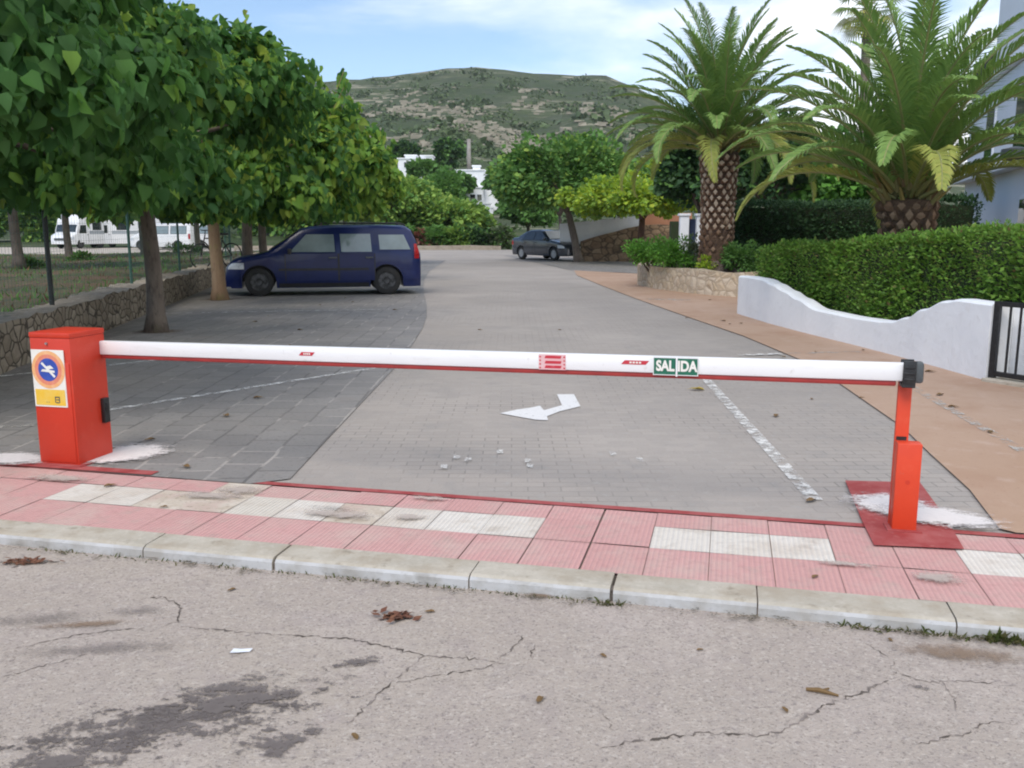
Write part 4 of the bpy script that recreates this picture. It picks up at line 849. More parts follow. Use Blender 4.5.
for i, (x, Y) in enumerate(hedge_px):
    p = at(x, 228, Y); shrub('tall_shrub', ['tall yellow green shrub mass far left beyond the pale lane', 'tall green shrub beyond the lane left of the motorhomes', 'tall shrub directly behind the first motorhome', 'tall shrub directly behind the second motorhome', 'tall shrub behind the white vans', 'tall shrub seen behind the bicycle', 'tall shrub seen behind the van bonnet'][i], (p.x, Y, -.2), (4.2, 2.5, 3.2), 3000, .5, ['lightgreen', 'midgreen'], 140 + i, 'tall shrubs beyond the lane', tpl=T_WIDE, mix=.5, nc=40)

# ------------------------------------------------------------------ vehicles
def vehicle(name, label, cat, loc, rz, L, Wd, top, belt, wheels, wr, paint, glassm, windows, group=None, tumble=.20, zb0=.22, nose=.45, tail=.25, rimm='rim', roofm=None, lamps=True, doors=(), archr=None, surround='black'):
    """x forward, body lofted from a side profile; top = [(x, z)] from tail to nose"""
    t = thing(name, label, cat, loc, rz, group); xs0 = -L / 2; archr = archr or wr + .06
    tx = [p[0] for p in top]; tz = [p[1] for p in top]
    ztop = lambda x: float(np.interp(x, tx, tz)); zbelt = lambda x: float(np.interp(x, [p[0] for p in belt], [p[1] for p in belt]))
    hw = Wd / 2
    def plan(x):
        a = max(0, (x - (L / 2 - nose)) / nose); c = max(0, ((-L / 2 + tail) - x) / tail); return hw * (1 - .22 * a ** 2.4) * (1 - .12 * c ** 2.4)
    def W(x, z):
        w_ = plan(x); zb_ = zbelt(x)
        if z > zb_: w_ -= tumble * (z - zb_) / .6
        elif z < .5: w_ -= .05 * ((.5 - z) / .3) ** 2
        return w_
    def zbot(x):
        z = zb0
        for wx in wheels:
            dx = abs(x - wx)
            if dx < archr: z = max(z, wr + math.sqrt(max(0, archr ** 2 - dx ** 2)))
        if x > L / 2 - .12: z = max(z, zb0 + .03)
        return z
    xs = sorted(set(list(np.linspace(-L / 2, L / 2, 44)) + [wx + archr * math.cos(a) for wx in wheels for a in np.linspace(0, math.pi, 13)] + [p[0] for p in top]))
    S = [0, .06, .2, .4, .6, .75, .85, .92, .97, 1.0]
    vs = []; mring = 2 * (len(S) + 1)
    for x in xs:
        zt, zb_ = ztop(x), zbot(x); zt = max(zt, zb_ + .02); ring = []
        for s_ in S:
            z = zb_ + (zt - zb_) * s_; y = W(x, z)
            rnd = .10; top_d = (zt - z)
            if top_d < rnd: y -= (.085) * (1 - math.sqrt(max(0, 1 - ((rnd - top_d) / rnd) ** 2)))
            ring.append((y, z))
        crown = .02
        ring.append((0, zt + crown)); full = [(x, y, z) for y, z in ring[:-1]] + [(x, 0, ring[-1][1])] + [(x, -y, z) for y, z in ring[:-1][::-1]]
        full.append((x, 0, zb_)); vs += full
    m_ = len(full); n = len(xs)
    b = MB(); b.add(vs, [(i * m_ + k, i * m_ + (k + 1) % m_, (i + 1) * m_ + (k + 1) % m_, (i + 1) * m_ + k) for i in range(n - 1) for k in range(m_)] + [tuple(range(m_)), tuple(range((n - 1) * m_, n * m_))])
    body = b.build('body', paint, t, autosmooth=.55)
    def patch(poly_x, name_, m, off=.006, z_lo=None, z_hi=None, side=1, nxp=10, nzp=5, parent=t):
        # poly_x: function u-> x range per height; built as grid between (xa(z), xb(z))
        b = MB(); vs = []
        for j in range(nzp + 1):
            z = z_lo + (z_hi - z_lo) * j / nzp; xa, xb = poly_x(j / nzp)
            for i in range(nxp + 1):
                x = xa + (xb - xa) * i / nxp; zz = min(z, ztop(x) - .055); y = W(x, zz) + off; td = ztop(x) - zz
                if td < .10: y -= .085 * (1 - math.sqrt(max(0, 1 - ((.10 - td) / .10) ** 2)))
                vs.append((x, side * y, zz))
        k = nxp + 1; b.add(vs, [(j * k + i, j * k + i + 1, (j + 1) * k + i + 1, (j + 1) * k + i) for j in range(nzp) for i in range(nxp)])
        # rim skirt back to the body so that the panel has thickness
        return b.build(name_, m, parent, smooth=True)
    for side in (-1, 1):
        for (xa0, xb0, z0, z1, xa1, xb1, gm) in windows:
            patch(lambda u, a=xa0, e=xb0, c=xa1, g=xb1: (a - .03 + (c - a) * u, e + .03 + (g - e) * u), 'window_surround', surround, .004, z0 - .025, z1 + .03, side)
            patch(lambda u, a=xa0, e=xb0, c=xa1, g=xb1: (a + (c - a) * u, e + (g - e) * u), 'side_window', gm, .009, z0, z1, side)
        for (xa, xb, z0, z1) in doors:
            d = patch(lambda u, a=xa, e=xb: (a, e), 'door', paint, .005, z0, z1, side)
            b = MB(); xh = xa + .12; b.box((xh, side * (W(xh, z1 - .1) + .022), z1 - .09), (.18, .035, .035)); b.build('handle', 'grey_pl', d, bevel=.006)
            b = MB()
            for xe in (xa - .006, xb + .006): b.add([(xe - .011, side * (W(xe, z) + .0065), z) for z in np.linspace(z0, z1, 6)] + [(xe + .011, side * (W(xe, z) + .0065), z) for z in np.linspace(z0, z1, 6)], [(i, i + 1, 7 + i, 6 + i) for i in range(5)])
            b.build('door_gap', 'black', d)
    def across(xa, xb, name_, m, ins=.10, off=.012):
        b = MB(); k = 8; vs = []
        for i in range(k + 1):
            x = xa + (xb - xa) * i / k; z = ztop(x)
            for j in range(9):
                u = -1 + 2 * j / 8; y = u * (W(x, z - .06) - ins); vs.append((x + off * (1 if xa > 0 or xb > 0 else -1), y, z + .02 * (1 - u * u) + off))
        b.add(vs, [(i * 9 + j, i * 9 + j + 1, (i + 1) * 9 + j + 1, (i + 1) * 9 + j) for i in range(k) for j in range(8)]); return b.build(name_, m, t, smooth=True)
    for wx in wheels:
        for side in (-1, 1):
            w_ = thing_part('wheel', t, (wx, side * (hw - .115), wr))
            b = MB(); pr = [(wr * .62, -.09), (wr * .9, -.095), (wr * .98, -.08), (wr, -.05), (wr, .05), (wr * .98, .08), (wr * .9, .095), (wr * .62, .09)]
            vs = []; k = 24
            for r_, o_ in pr:
                for j in range(k): a = 2 * math.pi * j / k; vs.append((r_ * math.cos(a), side * o_, r_ * math.sin(a)))
            b.add(vs, [(i * k + j, i * k + (j + 1) % k, (i + 1) * k + (j + 1) % k, (i + 1) * k + j) for i in range(len(pr) - 1) for j in range(k)])
            tyre = b.build('wheel', 'tyre', t, autosmooth=.6); tyre.location = (wx, side * (hw - .115), wr)
            b = MB(); k = 20; pr = [(wr * .64, .085), (wr * .60, .06), (wr * .25, .055), (wr * .2, .085), (.001, .09)]; vs = []
            for r_, o_ in pr:
                for j in range(k): a = 2 * math.pi * j / k; vs.append((r_ * math.cos(a), side * o_, r_ * math.sin(a)))
            b.add(vs, [(i * k + j, i * k + (j + 1) % k, (i + 1) * k + (j + 1) % k, (i + 1) * k + j) for i in range(len(pr) - 1) for j in range(k)])
            for j in range(5):
                a = 2 * math.pi * j / 5; rm = Matrix.Rotation(-a, 3, 'Y'); b.box(rm @ Vector((wr * .42, 0, 0)) + Vector((0, side * .068, 0)), (wr * .36, .02, wr * .16), mat_=rm)
            b.build('rim', rimm, tyre, autosmooth=.6)
            # inner arch liner
            b = MB(); vs = []; k = 14
            for o_ in (.0, .34):
                for j in range(k + 1): a = math.pi * j / k; vs.append((wx + (archr + .01) * math.cos(a), side * (hw - .06 - o_), wr + (archr + .01) * math.sin(a)))
            b.add(vs, [(j, j + 1, k + 2 + j, k + 1 + j) for j in range(k)]); b.add(vs[k + 1:], [tuple(range(k + 1))]); b.build('arch_liner', 'black', t)
    return t, W, ztop, patch, across
def thing_part(*a): return None

def car_trim(t, W, ztop, patch, L, head, tail_, mirror, pm):
    for side in (-1, 1):
        for (xa, xb, z0, z1, nm, m) in (head, tail_):
            patch(lambda u, a=xa, e=xb: (a, e), nm, m, .008, z0, z1, side)
        b = MB(); x, z = mirror; b.box((x, side * (W(x, z) + .09), z + .05), (.09, .16, .13)); b.box((x, side * (W(x, z) + .02), z + .02), (.05, .06, .04)); b.build('mirror', pm, t, bevel=.025, autosmooth=.8)
# dark blue estate, nose to the left
va = gp(262, 296.5); vb = gp(388, 294.5); vd = (va - vb).normalized(); vc = (va + vb) / 2
vrz = math.atan2(vd.y, vd.x); vn = Vector((-vd.y, vd.x, 0))
vc = vc + (vn if vn.y > 0 else -vn) * .78
L = 4.45
top = [(-2.225, .95), (-2.19, 1.05), (-2.12, 1.28), (-2.02, 1.50), (-1.9, 1.585), (-1.2, 1.61), (-.2, 1.60), (.35, 1.56), (.55, 1.50), (.95, 1.22), (1.28, 1.0), (1.45, .955), (1.9, .87), (2.1, .79), (2.2, .66), (2.225, .52)]
belt = [(-2.2, .98), (-.5, .97), (1.2, .93), (2.2, .75)]
wn = [(-.24, .78, 1.0, 1.40, -.22, .40, 'glass_pale'), (-1.08, -.38, 1.0, 1.41, -1.06, -.36, 'glass_pale'), (-1.98, -1.27, 1.05, 1.39, -1.84, -1.25, 'glass_pale')]
van, W_, zt_, patch_, across_ = vehicle('estate_car', 'dark blue long estate car parked nose to the trees at left', 'car', (vc.x, vc.y, .006), vrz, L, 1.74, top, belt, (-1.42, 1.48), .325, 'van', 'glass', wn, zb0=.185, surround='van', doors=[(-.30, .88, .34, .96), (-1.14, -.33, .34, .96)], tumble=.22)
car_trim(van, W_, zt_, patch_, L, (1.80, 2.16, .62, .76, 'headlight', 'lamp_clear'), (-2.19, -2.07, .84, 1.18, 'tail_light', 'lamp_red'), (.78, .97), 'black')
across_(.58, 1.24, 'windscreen', 'glass'); across_(-2.15, -2.03, 'rear_window', 'glass')
for side in (-1, 1):
    b = MB(); b.tube([(-1.9, side * .60, 1.60), (-1.75, side * .60, 1.655), (.0, side * .60, 1.66), (.2, side * .60, 1.60)], .018, 6); b.build('roof_rail', 'roof_black', van, smooth=True)
    patch_(lambda u: (-2.18, -1.82), 'bumper_trim', 'van', .012, .36, .56, side); patch_(lambda u: (-1.0, 1.04), 'side_rub_strip', 'roof_black', .016, .58, .63, side); patch_(lambda u: (-1.0, 1.04), 'sill_trim', 'roof_black', .010, .20, .29, side)
    patch_(lambda u: (1.9, 2.16), 'bumper_trim', 'van', .012, .36, .54, side)
b = MB(); b.box((2.215, 0, .50), (.03, .9, .10)); b.build('grille', 'black', van, bevel=.01)
b = MB(); b.box((-2.225, 0, .62), (.02, .52, .11)); b.build('number_plate', 'sticker_white', van)
# dark grey saloon under the far tree
ca = gp(522, 257.6); cb = gp(552, 259.5)
cdir = Vector((.57, -.82, 0)).normalized(); cc = at(545, 257, 44.0); cpos = Vector((cc.x, 44.6, .01)) + Vector((.3, .3, 0))
L2 = 4.4
top = [(-2.2, .85), (-2.17, .98), (-2.0, 1.06), (-1.65, 1.09), (-1.1, 1.36), (-.75, 1.44), (-.1, 1.46), (.3, 1.40), (.95, 1.0), (1.15, .96), (1.8, .86), (2.05, .76), (2.17, .62), (2.2, .5)]
wn = [(-.16, .76, .96, 1.34, -.14, .28, 'glass'), (-1.18, -.26, .97, 1.34, -.88, -.24, 'glass')]
car, W_, zt_, patch_, across_ = vehicle('saloon_car', 'dark grey saloon parked under the dark tree at the far end', 'car', cpos, math.atan2(cdir.y, cdir.x), L2, 1.76, top, [(-2.2, .95), (2.2, .85)], (-1.3, 1.36), .32, 'car', 'glass', wn, doors=[(-.2, .86, .34, .93), (-1.05, -.23, .34, .93)], rimm='rim_al', tumble=.24)
car_trim(car, W_, zt_, patch_, L2, (1.72, 2.1, .60, .74, 'headlight', 'lamp_clear'), (-2.16, -1.92, .72, .92, 'tail_light', 'lamp_red'), (.75, .96), 'car')
across_(.34, .93, 'windscreen', 'glass_pale'); across_(-1.62, -1.12, 'rear_window', 'glass')
b = MB(); b.box((2.2, 0, .45), (.03, 1.0, .12)); b.build('grille', 'black', car, bevel=.01); b = MB(); b.box((2.215, 0, .62), (.03, .5, .1)); b.build('number_plate', 'sticker_white', car)
# motorhomes on the far lane
top = [(-3.0, 1.5), (-2.97, 2.75), (-2.8, 2.85), (.9, 2.85), (1.6, 2.72), (1.95, 2.35), (2.05, 1.95), (2.2, 1.62), (2.3, 1.25), (2.75, 1.08), (2.95, .85), (3.0, .5)]
wn = [(1.25, 2.0, 1.25, 1.85, 1.25, 1.8, 'glass'), (-.4, .5, 1.5, 2.1, -.4, .5, 'glass'), (-2.4, -1.2, 1.6, 2.2, -2.4, -1.2, 'glass')]
def motorhome(label, loc, rz, group='motorhomes on the far lane'):
    m, W_, zt_, patch_, across_ = vehicle('motorhome', label, 'motorhome', loc, rz, 6.0, 2.2, top, [(-3, 2.9), (3, 2.9)], (-1.7, 1.9), .34, 'white_van', 'glass', wn, group=group, tumble=.1, zb0=.35, nose=.5, tail=.15, doors=[(1.0, 2.02, .5, 1.2)])
    car_trim(m, W_, zt_, patch_, 6, (2.55, 2.92, .72, .95, 'headlight', 'lamp_clear'), (-2.98, -2.85, .8, 1.2, 'tail_light', 'lamp_red'), (1.95, 1.4), 'black')
    across_(2.07, 2.28, 'windscreen', 'glass'); b = MB(); b.box((2.99, 0, .75), (.04, 1.1, .2)); b.build('grille', 'grey_pl', m, bevel=.01)
    b = MB(); b.box((1.3, 0, 2.86), (.7, .7, .14)); b.build('roof_vent', 'white_van', m, bevel=.03)
    for s_ in (-1, 1): patch_(lambda u: (-2.85, .9), 'side_stripe', 'grey_band', .006, 1.15, 1.42, s_)
    return m
p = at(88, 245, 76); motorhome('white motorhome facing us beyond the fence, left of the other one', (p.x, 76, -.1), R(-108))
p = at(124, 245, 78); motorhome('white motorhome with grey stripes seen from its side beyond the fence', (p.x, 78, -.1), R(-155))
# white vans further right behind the trunks
top = [(-2.4, 1.2), (-2.37, 1.85), (-2.2, 1.95), (.8, 1.95), (1.2, 1.8), (1.65, 1.25), (2.2, 1.0), (2.36, .8), (2.4, .5)]
wn = [(.5, 1.2, 1.2, 1.75, .5, 1.0, 'glass'), (-.7, .35, 1.2, 1.75, -.7, .35, 'glass_pale'), (-2.1, -.9, 1.2, 1.75, -2.1, -.9, 'glass_pale')]
for x, Y, rz, lab in [(165, 70, 176, 'white van behind the mulberry trunk left of the second fence post pair'), (186, 74, 182, 'white van beyond the fence just left of the pale tan trunk')]:
    p = at(x, 240, Y); m, W_, zt_, patch_, across_ = vehicle('white_van', lab, 'van', (p.x, Y, -.08), R(rz), 4.8, 1.9, top, [(-2.4, 1.1), (2.4, 1.0)], (-1.4, 1.5), .33, 'white_van', 'glass', wn, group='white vans beyond the fence', tumble=.12)
    car_trim(m, W_, zt_, patch_, 4.8, (2.0, 2.34, .7, .88, 'headlight', 'lamp_clear'), (-2.38, -2.25, .8, 1.2, 'tail_light', 'lamp_red'), (1.15, 1.15), 'black'); across_(1.24, 1.62, 'windscreen', 'glass')
# bicycle leaning behind the pale trunk
bp = at(217, 262, 24.6); bk = thing('bicycle', 'dark bicycle leaning on the bank behind the pale tan trunk', 'bicycle', (bp.x, bp.y, .46), R(235)); 
for x in (-.5, .5):
    w_ = MB(); w_.tube([(x + .33 * math.cos(2 * math.pi * k / 28), 0, .345 + .33 * math.sin(2 * math.pi * k / 28)) for k in range(29)], .019, 6, 0, False)
    ty = w_.build('wheel', 'tyre', bk, smooth=True); s_ = MB()
    for k in range(10): a = math.pi * k / 10; s_.tube([(x + .32 * math.cos(a), 0, .345 + .32 * math.sin(a)), (x - .32 * math.cos(a), 0, .345 - .32 * math.sin(a))], .002, 4)
    s_.build('spokes', 'rim_al', ty)
b = MB()
for a, c in [((-.5, .345), (-.08, .30)), ((-.5, .345), (-.2, .78)), ((-.08, .30), (-.24, .90)), ((-.08, .30), (.36, .72)), ((-.21, .80), (.34, .82)), ((.33, .92), (.5, .345))]: b.tube([(a[0], 0, a[1]), (c[0], 0, c[1])], .018, 6)
b.build('frame', 'bike', bk, smooth=True)
b = MB(); b.box((-.25, 0, .93), (.26, .13, .06)); b.build('saddle', 'black', bk, bevel=.02)
b = MB(); b.tube([(.33, 0, .92), (.32, 0, 1.02)], .014, 6); b.tube([(.24, -.3, 1.04), (.33, -.12, 1.03), (.33, .12, 1.03), (.24, .3, 1.04)], .014, 6); b.build('handlebar', 'bike', bk, smooth=True)

# ------------------------------------------------------------------ far end of the car park
b = MB(); a, c = Vector((-20, 65.5, 0)), Vector((-.8, 65.5, 0)); o = wall_mesh(poly_len([a, c], 1.0), .35, lambda t: .30, 1, .03, cap_m=1).build('low_kerb_wall', ['stone_cap', 'stone_cap']); tag(o, 'low pale wall closing the far end of the car park', 'wall')
fx = [(420, 'shrub with reddish blossom at the far end, right of the blue estate', 'flower_red'), (437, 'dark green shrub at the far end next to the reddish one', 'midgreen'), (455, 'light green shrub in the middle of the far end', 'lightgreen'), (478, 'dark shrub at the far end before the white stair wall', 'darkgreen'), (500, 'pale shrub at the far end left of the dark saloon', 'olive'), (400, 'green shrub at the far end hidden partly by the blue estate', 'midgreen')]
for i, (x, lab, lm) in enumerate(fx):
    p = at(x, 240, 67.5); shrub('border_shrub', lab, (p.x, 67.5, 0), (1.3, .9, .85), 900, .26, [lm, 'midgreen'], 160 + i, 'shrubs along the far end', mix=.35, tpl=T_WIDE)
bt = [(385, 70, 3.6, (3.6, 2.5, 2.3), 'lightgreen', 'light green tree at the far end just above the blue estate roof'), (415, 76, 3.0, (3.2, 2.5, 2.2), 'lightgreen', 'light green round tree at the far end below the small white house'), (440, 80, 3.2, (2.0, 2.5, 2.9), 'midgreen', 'mid green tree at the far end left of the big white house'), (432, 71, 2.2, (3.4, 2, 1.4), 'lightgreen', 'low light green tree in front of the far end trees'), (465, 74, 1.9, (1.9, 2, 1.3), 'lightgreen', 'low light tree at the far end below the white house steps'),
      (345, 80, 5.2, (5, 3, 3.4), 'midgreen', 'tall green tree far behind the blue estate'), (528, 78, 3.2, (2.6, 3, 2.2), 'midgreen', 'round green tree far behind the dark saloon')]
for i, (x, Y, cz, rad, lm, lab) in enumerate(bt):
    p = at(x, 240, Y); make_tree('far_tree', lab, (p.x, Y, 0), max(1, cz - rad[2] * .7), .18, rad, cz, 7000, .30, [lm, 'midgreen'], 170 + i, 'trees at the far end', nc=50, sig=.9, tpl=T_WIDE, mix=.3, nl=7)
# dark tree above the saloon and yellow umbrella tree
p = gp(579, 262); make_tree('shade_tree', 'large dark green tree spreading over the far dark grey saloon', (p.x, p.y, 0), 2.3, .20, (3.5, 3.4, 1.85), 3.55, 16000, .19, ['midgreen', 'lightgreen'], 190, nc=80, sig=.75, tpl=T_WIDE, mix=.15, lean=(-.5, .3), zmin=1.55, nl=12)
make_tree('umbrella_tree', 'flat topped yellow green tree left of the stout palm', (5.45, 38.5, 0), 2.0, .17, (3.3, 2.6, .72), 2.72, 17000, .16, ['yellow', 'lightgreen'], 191, nc=70, sig=.48, barkm='bark_red', tpl=T_WIDE, mix=.3, zmin=1.75, nl=12, shell=(.35, 1))
# greenery behind the palms
for i, (x, Y, cz, rad, lm, lab) in enumerate([(700, 33, 3.6, (1.3, 1.2, 2.0), 'darkgreen', 'dark bushy tree directly behind the stout palm trunk'), (660, 48, 3.6, (2.2, 2, 1.2), 'yellow', 'yellow green tree behind the flat topped tree'), (770, 31, 3.4, (2.4, 1.8, 1.7), 'darkgreen', 'dark tree behind the tall dark hedge'), (820, 33, 3.5, (2.2, 1.8, 1.3), 'midgreen', 'green tree between the two stout palms'), (850, 30, 2.8, (1.8, 1.4, .9), 'shrub', 'bright green tree above the end of the dark hedge'), (745, 45, 3.8, (2.5, 2, 2.0), 'midgreen', 'green tree far behind the stout palm crown'), (560, 62, 4.2, (3.4, 2.6, 2.6), 'midgreen', 'green tree behind the dark tree over the saloon'), (620, 60, 3.4, (3, 2.4, 1.6), 'midgreen', 'green tree far behind the yellow flat topped tree')]):
    p = at(x, 228, Y); make_tree('garden_tree', lab, (p.x, Y, 0), max(.8, cz - rad[2] * .7), .13, rad, cz, 6500, .18, [lm, 'midgreen'], 200 + i, 'trees in the gardens behind the palms', nc=45, sig=.55, tpl=T_WIDE, mix=.25, nl=7)
# brown retaining wall with a white wall above, terracotta wall
a, c = gp(582, 262), gp(690, 262)
a = Vector((a.x, 42.6, 0)); c = Vector((8.6, 42.6, 0))
o = wall_mesh(poly_len([a, c], .5), .5, lambda t: .95 + .75 * min(1, t * 1.9), 1, .02, cap_m=0, rs=9).build('retaining_wall', ['stone_far']); tag(o, 'brown stone retaining wall with a sloping top behind the flat topped tree', 'wall')
b = MB(); q0, q1 = at(560, 240, 43.4), at(643, 232, 43.4); b.add([(q0.x, 43.4, .3), (q1.x, 43.4, .9), (q1.x, 43.4, 2.15), (q0.x, 43.4, 1.75), (q0.x, 43.7, .3), (q1.x, 43.7, .9), (q1.x, 43.7, 2.15), (q0.x, 43.7, 1.75)], [(0, 1, 2, 3), (4, 7, 6, 5), (3, 2, 6, 7), (0, 3, 7, 4), (1, 5, 6, 2), (0, 4, 5, 1)])
o = b.build('ramp_wall', 'wallw'); tag(o, 'white sloping wall above the brown stone wall by the far saloon', 'wall')
b = MB(); q0, q1 = at(644, 228, 43.6), at(692, 228, 43.6); b.box(((q0.x + q1.x) / 2, 43.8, 1.1), (q1.x - q0.x, .3, 2.3)); o = b.build('terracotta_wall', 'terra', bevel=.03); tag(o, 'terracotta wall showing above the brown stone wall right of the flat topped tree trunk', 'wall')
gpl = None
for x, lab in [(683.5, 'white gate pillar left of the dark blue door'), (700, 'white gate pillar right of the dark blue door, next to the palm trunk')]:
    p = at(x, 240, 31); t = thing('gate_pillar', lab, 'pillar', (p.x, 31, .0), 0, 'white gate pillars'); b = MB(); b.box((0, 0, .98), (.30, .30, 1.95)); b.build('shaft', 'wallw', t, bevel=.02); b = MB(); b.box((0, 0, 1.99), (.38, .38, .08)); b.build('cap', 'wallw', t, bevel=.015)
p = at(691.5, 240, 31.1); t = thing('garden_door', 'dark blue garden door between two white pillars', 'door', (p.x, 31.1, 0)); b = MB(); b.box((0, 0, .95), (.27, .05, 1.8)); b.build('leaf', 'door_blue', t, bevel=.01); b = MB(); b.tube([(.08, -.03, .95), (.08, -.09, .95)], .02, 8); b.build('knob', 'rim_al', t)
b = MB(); p = at(675, 240, 31); b.box((p.x, 31.25, .9), (.28, .3, 1.75)); o = b.build('dark_pier', 'hedge_core', bevel=.03); tag(o, 'narrow dark pier left of the white gate pillars', 'pier')
# white lamp post
p = at(638, 200, 47); zt = at(638, 165, 47).z; zg = at(638, 184, 47).z; t = thing('lamp_post', 'white lamp post with a pointed top above the flat topped tree', 'street lamp', (p.x, 47, 0))
b = MB(); b.tube([(0, 0, 0), (0, 0, zg - .25)], [.09, .06], 10); b.build('post', 'lamp_white', t, smooth=True)
b = MB(); b.lathe([(.06, zg - .3), (.24, zg - .12), (.27, zg + .05), (.20, zg + .25), (.11, zg + .4)], 14); b.build('globe', 'lamp_white', t, smooth=True)
b = MB(); b.lathe([(.11, zg + .38), (.08, zg + .6), (.06, zt - .1), (.01, zt)], 10); b.build('finial', 'lamp_white', t, smooth=True)

# ------------------------------------------------------------------ villa at right
va_, vb_ = Vector((12.3, 25, 0)), Vector((8.9, 14.6, 0)); vd = (vb_ - va_).normalized(); vq = Vector((-vd.y, vd.x, 0))
vil = thing('villa', 'white two storey villa with roof terrace railing behind the low wide palm', 'house', (0, 0, 0))
b = MB(); b.prism([va_, vb_, vb_ + vq * 8, va_ + vq * 8], -.1, 4.9); b.build('ground_floor', 'villa', vil, bevel=.03)
b = MB(); o1 = vq * -.28; b.prism([va_ + o1 - vd * .1, vb_ + o1, vb_ + vq * 2, va_ + vq * 2 - vd * .1], 2.72, 2.90); b.build('balcony_slab', 'wallw', vil, bevel=.02)
b = MB(); o1 = vq * -.12; b.prism([va_ + o1 - vd * .12, vb_ + o1, vb_ + vq * 8.1, va_ + vq * 8.1 - vd * .12], 4.92, 5.05); b.build('cornice', 'wallw', vil, bevel=.02)
u0 = va_ + vd * 2.0 + vq * .15
b = MB(); b.prism([u0, vb_ + vq * .15, vb_ + vq * 8, u0 + vq * 7.8], 5.06, 9.0); b.build('upper_floor', 'villa', vil, bevel=.03)
b = MB(); k = 34
for i in range(k + 1):
    q = va_.lerp(u0, i / k) + vq * .05; b.tube([(q.x, q.y, 5.05), (q.x, q.y, 5.85)], .011, 5)
for z in (5.15, 5.86): b.tube([(va_.x + vq.x * .05, va_.y + vq.y * .05, z), (u0.x + vq.x * .05, u0.y + vq.y * .05, z)], .02, 6)
b.build('railing', 'iron', vil)
for f, z0, z1, w_ in [(.30, 3.2, 4.3, .9), (.62, 3.0, 4.4, 1.2), (.72, .9, 2.1, 1.1)]:
    c0 = va_.lerp(vb_, f); M3 = Matrix(((vd.x, vq.x, 0), (vd.y, vq.y, 0), (0, 0, 1)))
    b = MB(); b.box(c0 + vq * -.01 + Vector((0, 0, (z0 + z1) / 2)), (w_ + .14, .06, z1 - z0 + .14), mat_=M3); fr = b.build('window', 'wallw', vil, bevel=.01)
    b = MB(); b.box(c0 + vq * -.035 + Vector((0, 0, (z0 + z1) / 2)), (w_, .03, z1 - z0), mat_=M3); b.build('pane', 'glass', fr)
c0 = va_.lerp(vb_, .80); b = MB(); c1 = at(1015, 160, 15.6); b.lathe([(.05, .22), (.22, .18), (.24, .05), (.10, -.02), (.001, -.03)], 14, 0, (c1.x, 15.6, c1.z)); b.tube([(c1.x, 15.6, c1.z + .1), (c1.x + .5, 15.75, c1.z + .25)], .025, 6); b.build('wall_lamp', 'grey_pl', vil, autosmooth=.6)
# small white post lamp behind hedge
p = at(885, 222, 26.5); t = thing('garden_lamp', 'small white globe lamp on a post behind the dark hedge end', 'lamp', (p.x, 26.6, 0)); b = MB(); b.tube([(0, 0, 0), (0, 0, 2.1)], .04, 8); b.build('post', 'grey_pl', t); b = MB(); b.lathe([(.05, 2.08), (.14, 2.18), (.15, 2.28), (.09, 2.4), (.001, 2.42)], 12); b.build('globe', 'lamp_white', t, smooth=True)
b = MB(); p = at(893, 222, 27); b.box((p.x + .1, 27.5, 1.0), (.8, .3, 2.2)); o = b.build('white_pier', 'wallw', bevel=.02); tag(o, 'white pier seen between dark hedge and low palm trunk', 'pier')

# ------------------------------------------------------------------ hill, white houses, pole
def ridge(az):                 # ridge elevation as a slope, by direction x/y
    pts = [(-1.2, .055), (-.75, .08), (-.45, .115), (-.30, .145), (-.215, .161), (-.16, .166), (-.11, .171), (-.085, .176), (-.05, .1795), (-.02, .177), (.03, .171), (.06, .170), (.085, .1705), (.10, .169), (.13, .158), (.17, .138), (.22, .112), (.30, .09), (.5, .07), (.9, .05), (1.3, .04)]
    q = float(np.interp(az, [p[0] for p in pts], [p[1] for p in pts])); return math.tan(math.atan(156 / F + q) - TH)
D = [70, 85, 100, 120, 145, 175, 210, 260, 320, 390, 460, 530, 600, 660, 710, 750, 800, 880, 1000, 1200]
rg = np.random.default_rng(9); AZ = np.linspace(-1.3, 1.3, 170)
def hz(az, d):
    t = (d - 70) / (750 - 70); top_ = ridge(az) * 750 + H
    f = 0 if t <= 0 else (t ** 1.6 if t <= 1 else 1 - .25 * (t - 1))
    und = (math.sin(az * 23 + d * .011) * 5 + math.sin(az * 51 - d * .02) * 3 + math.sin(az * 9 + 1) * 6) * max(0, min(1, (t - .15) * 4)) * max(0, 1 - t * 1.0) * 1.2
    return -.2 + top_ * f + und
vs = [(az * d, d, hz(az, d) + (rg.normal(0, .35) if d > 200 else 0)) for d in D for az in AZ]
n = len(AZ); b = MB(); b.add(vs, [(i * n + k, i * n + k + 1, (i + 1) * n + k + 1, (i + 1) * n + k) for i in range(len(D) - 1) for k in range(n - 1)]); tag(b.build('hill', 'hill', smooth=True), kind='structure')
N_ = 8500; az = rg.uniform(-.45, .45, N_ * 3); dd = (rg.uniform(95 ** 1.3, 738 ** 1.3, N_ * 3)) ** (1 / 1.3); k = 7
kp = np.sin(az * 61 + dd * .031) + np.sin(az * 113 - dd * .047 + 1) + np.sin(dd * .083 + az * 20) + rg.normal(0, .8, N_ * 3) > .55; az = az[kp][:N_]; dd = dd[kp][:N_]; N_ = len(az)
P = np.array([(a * d, d, hz(a, d)) for a, d in zip(az, dd)]); s_ = rg.uniform(.4, 1.3, N_) * np.minimum(1.25, .35 + dd / 500) * (1 + (rg.random(N_) < .05) * 1.3)
P = np.repeat(P, k, 0) + rg.normal(0, 1, (N_ * k, 3)) * np.repeat(s_, k)[:, None] * np.array([.8, .8, .4]); 
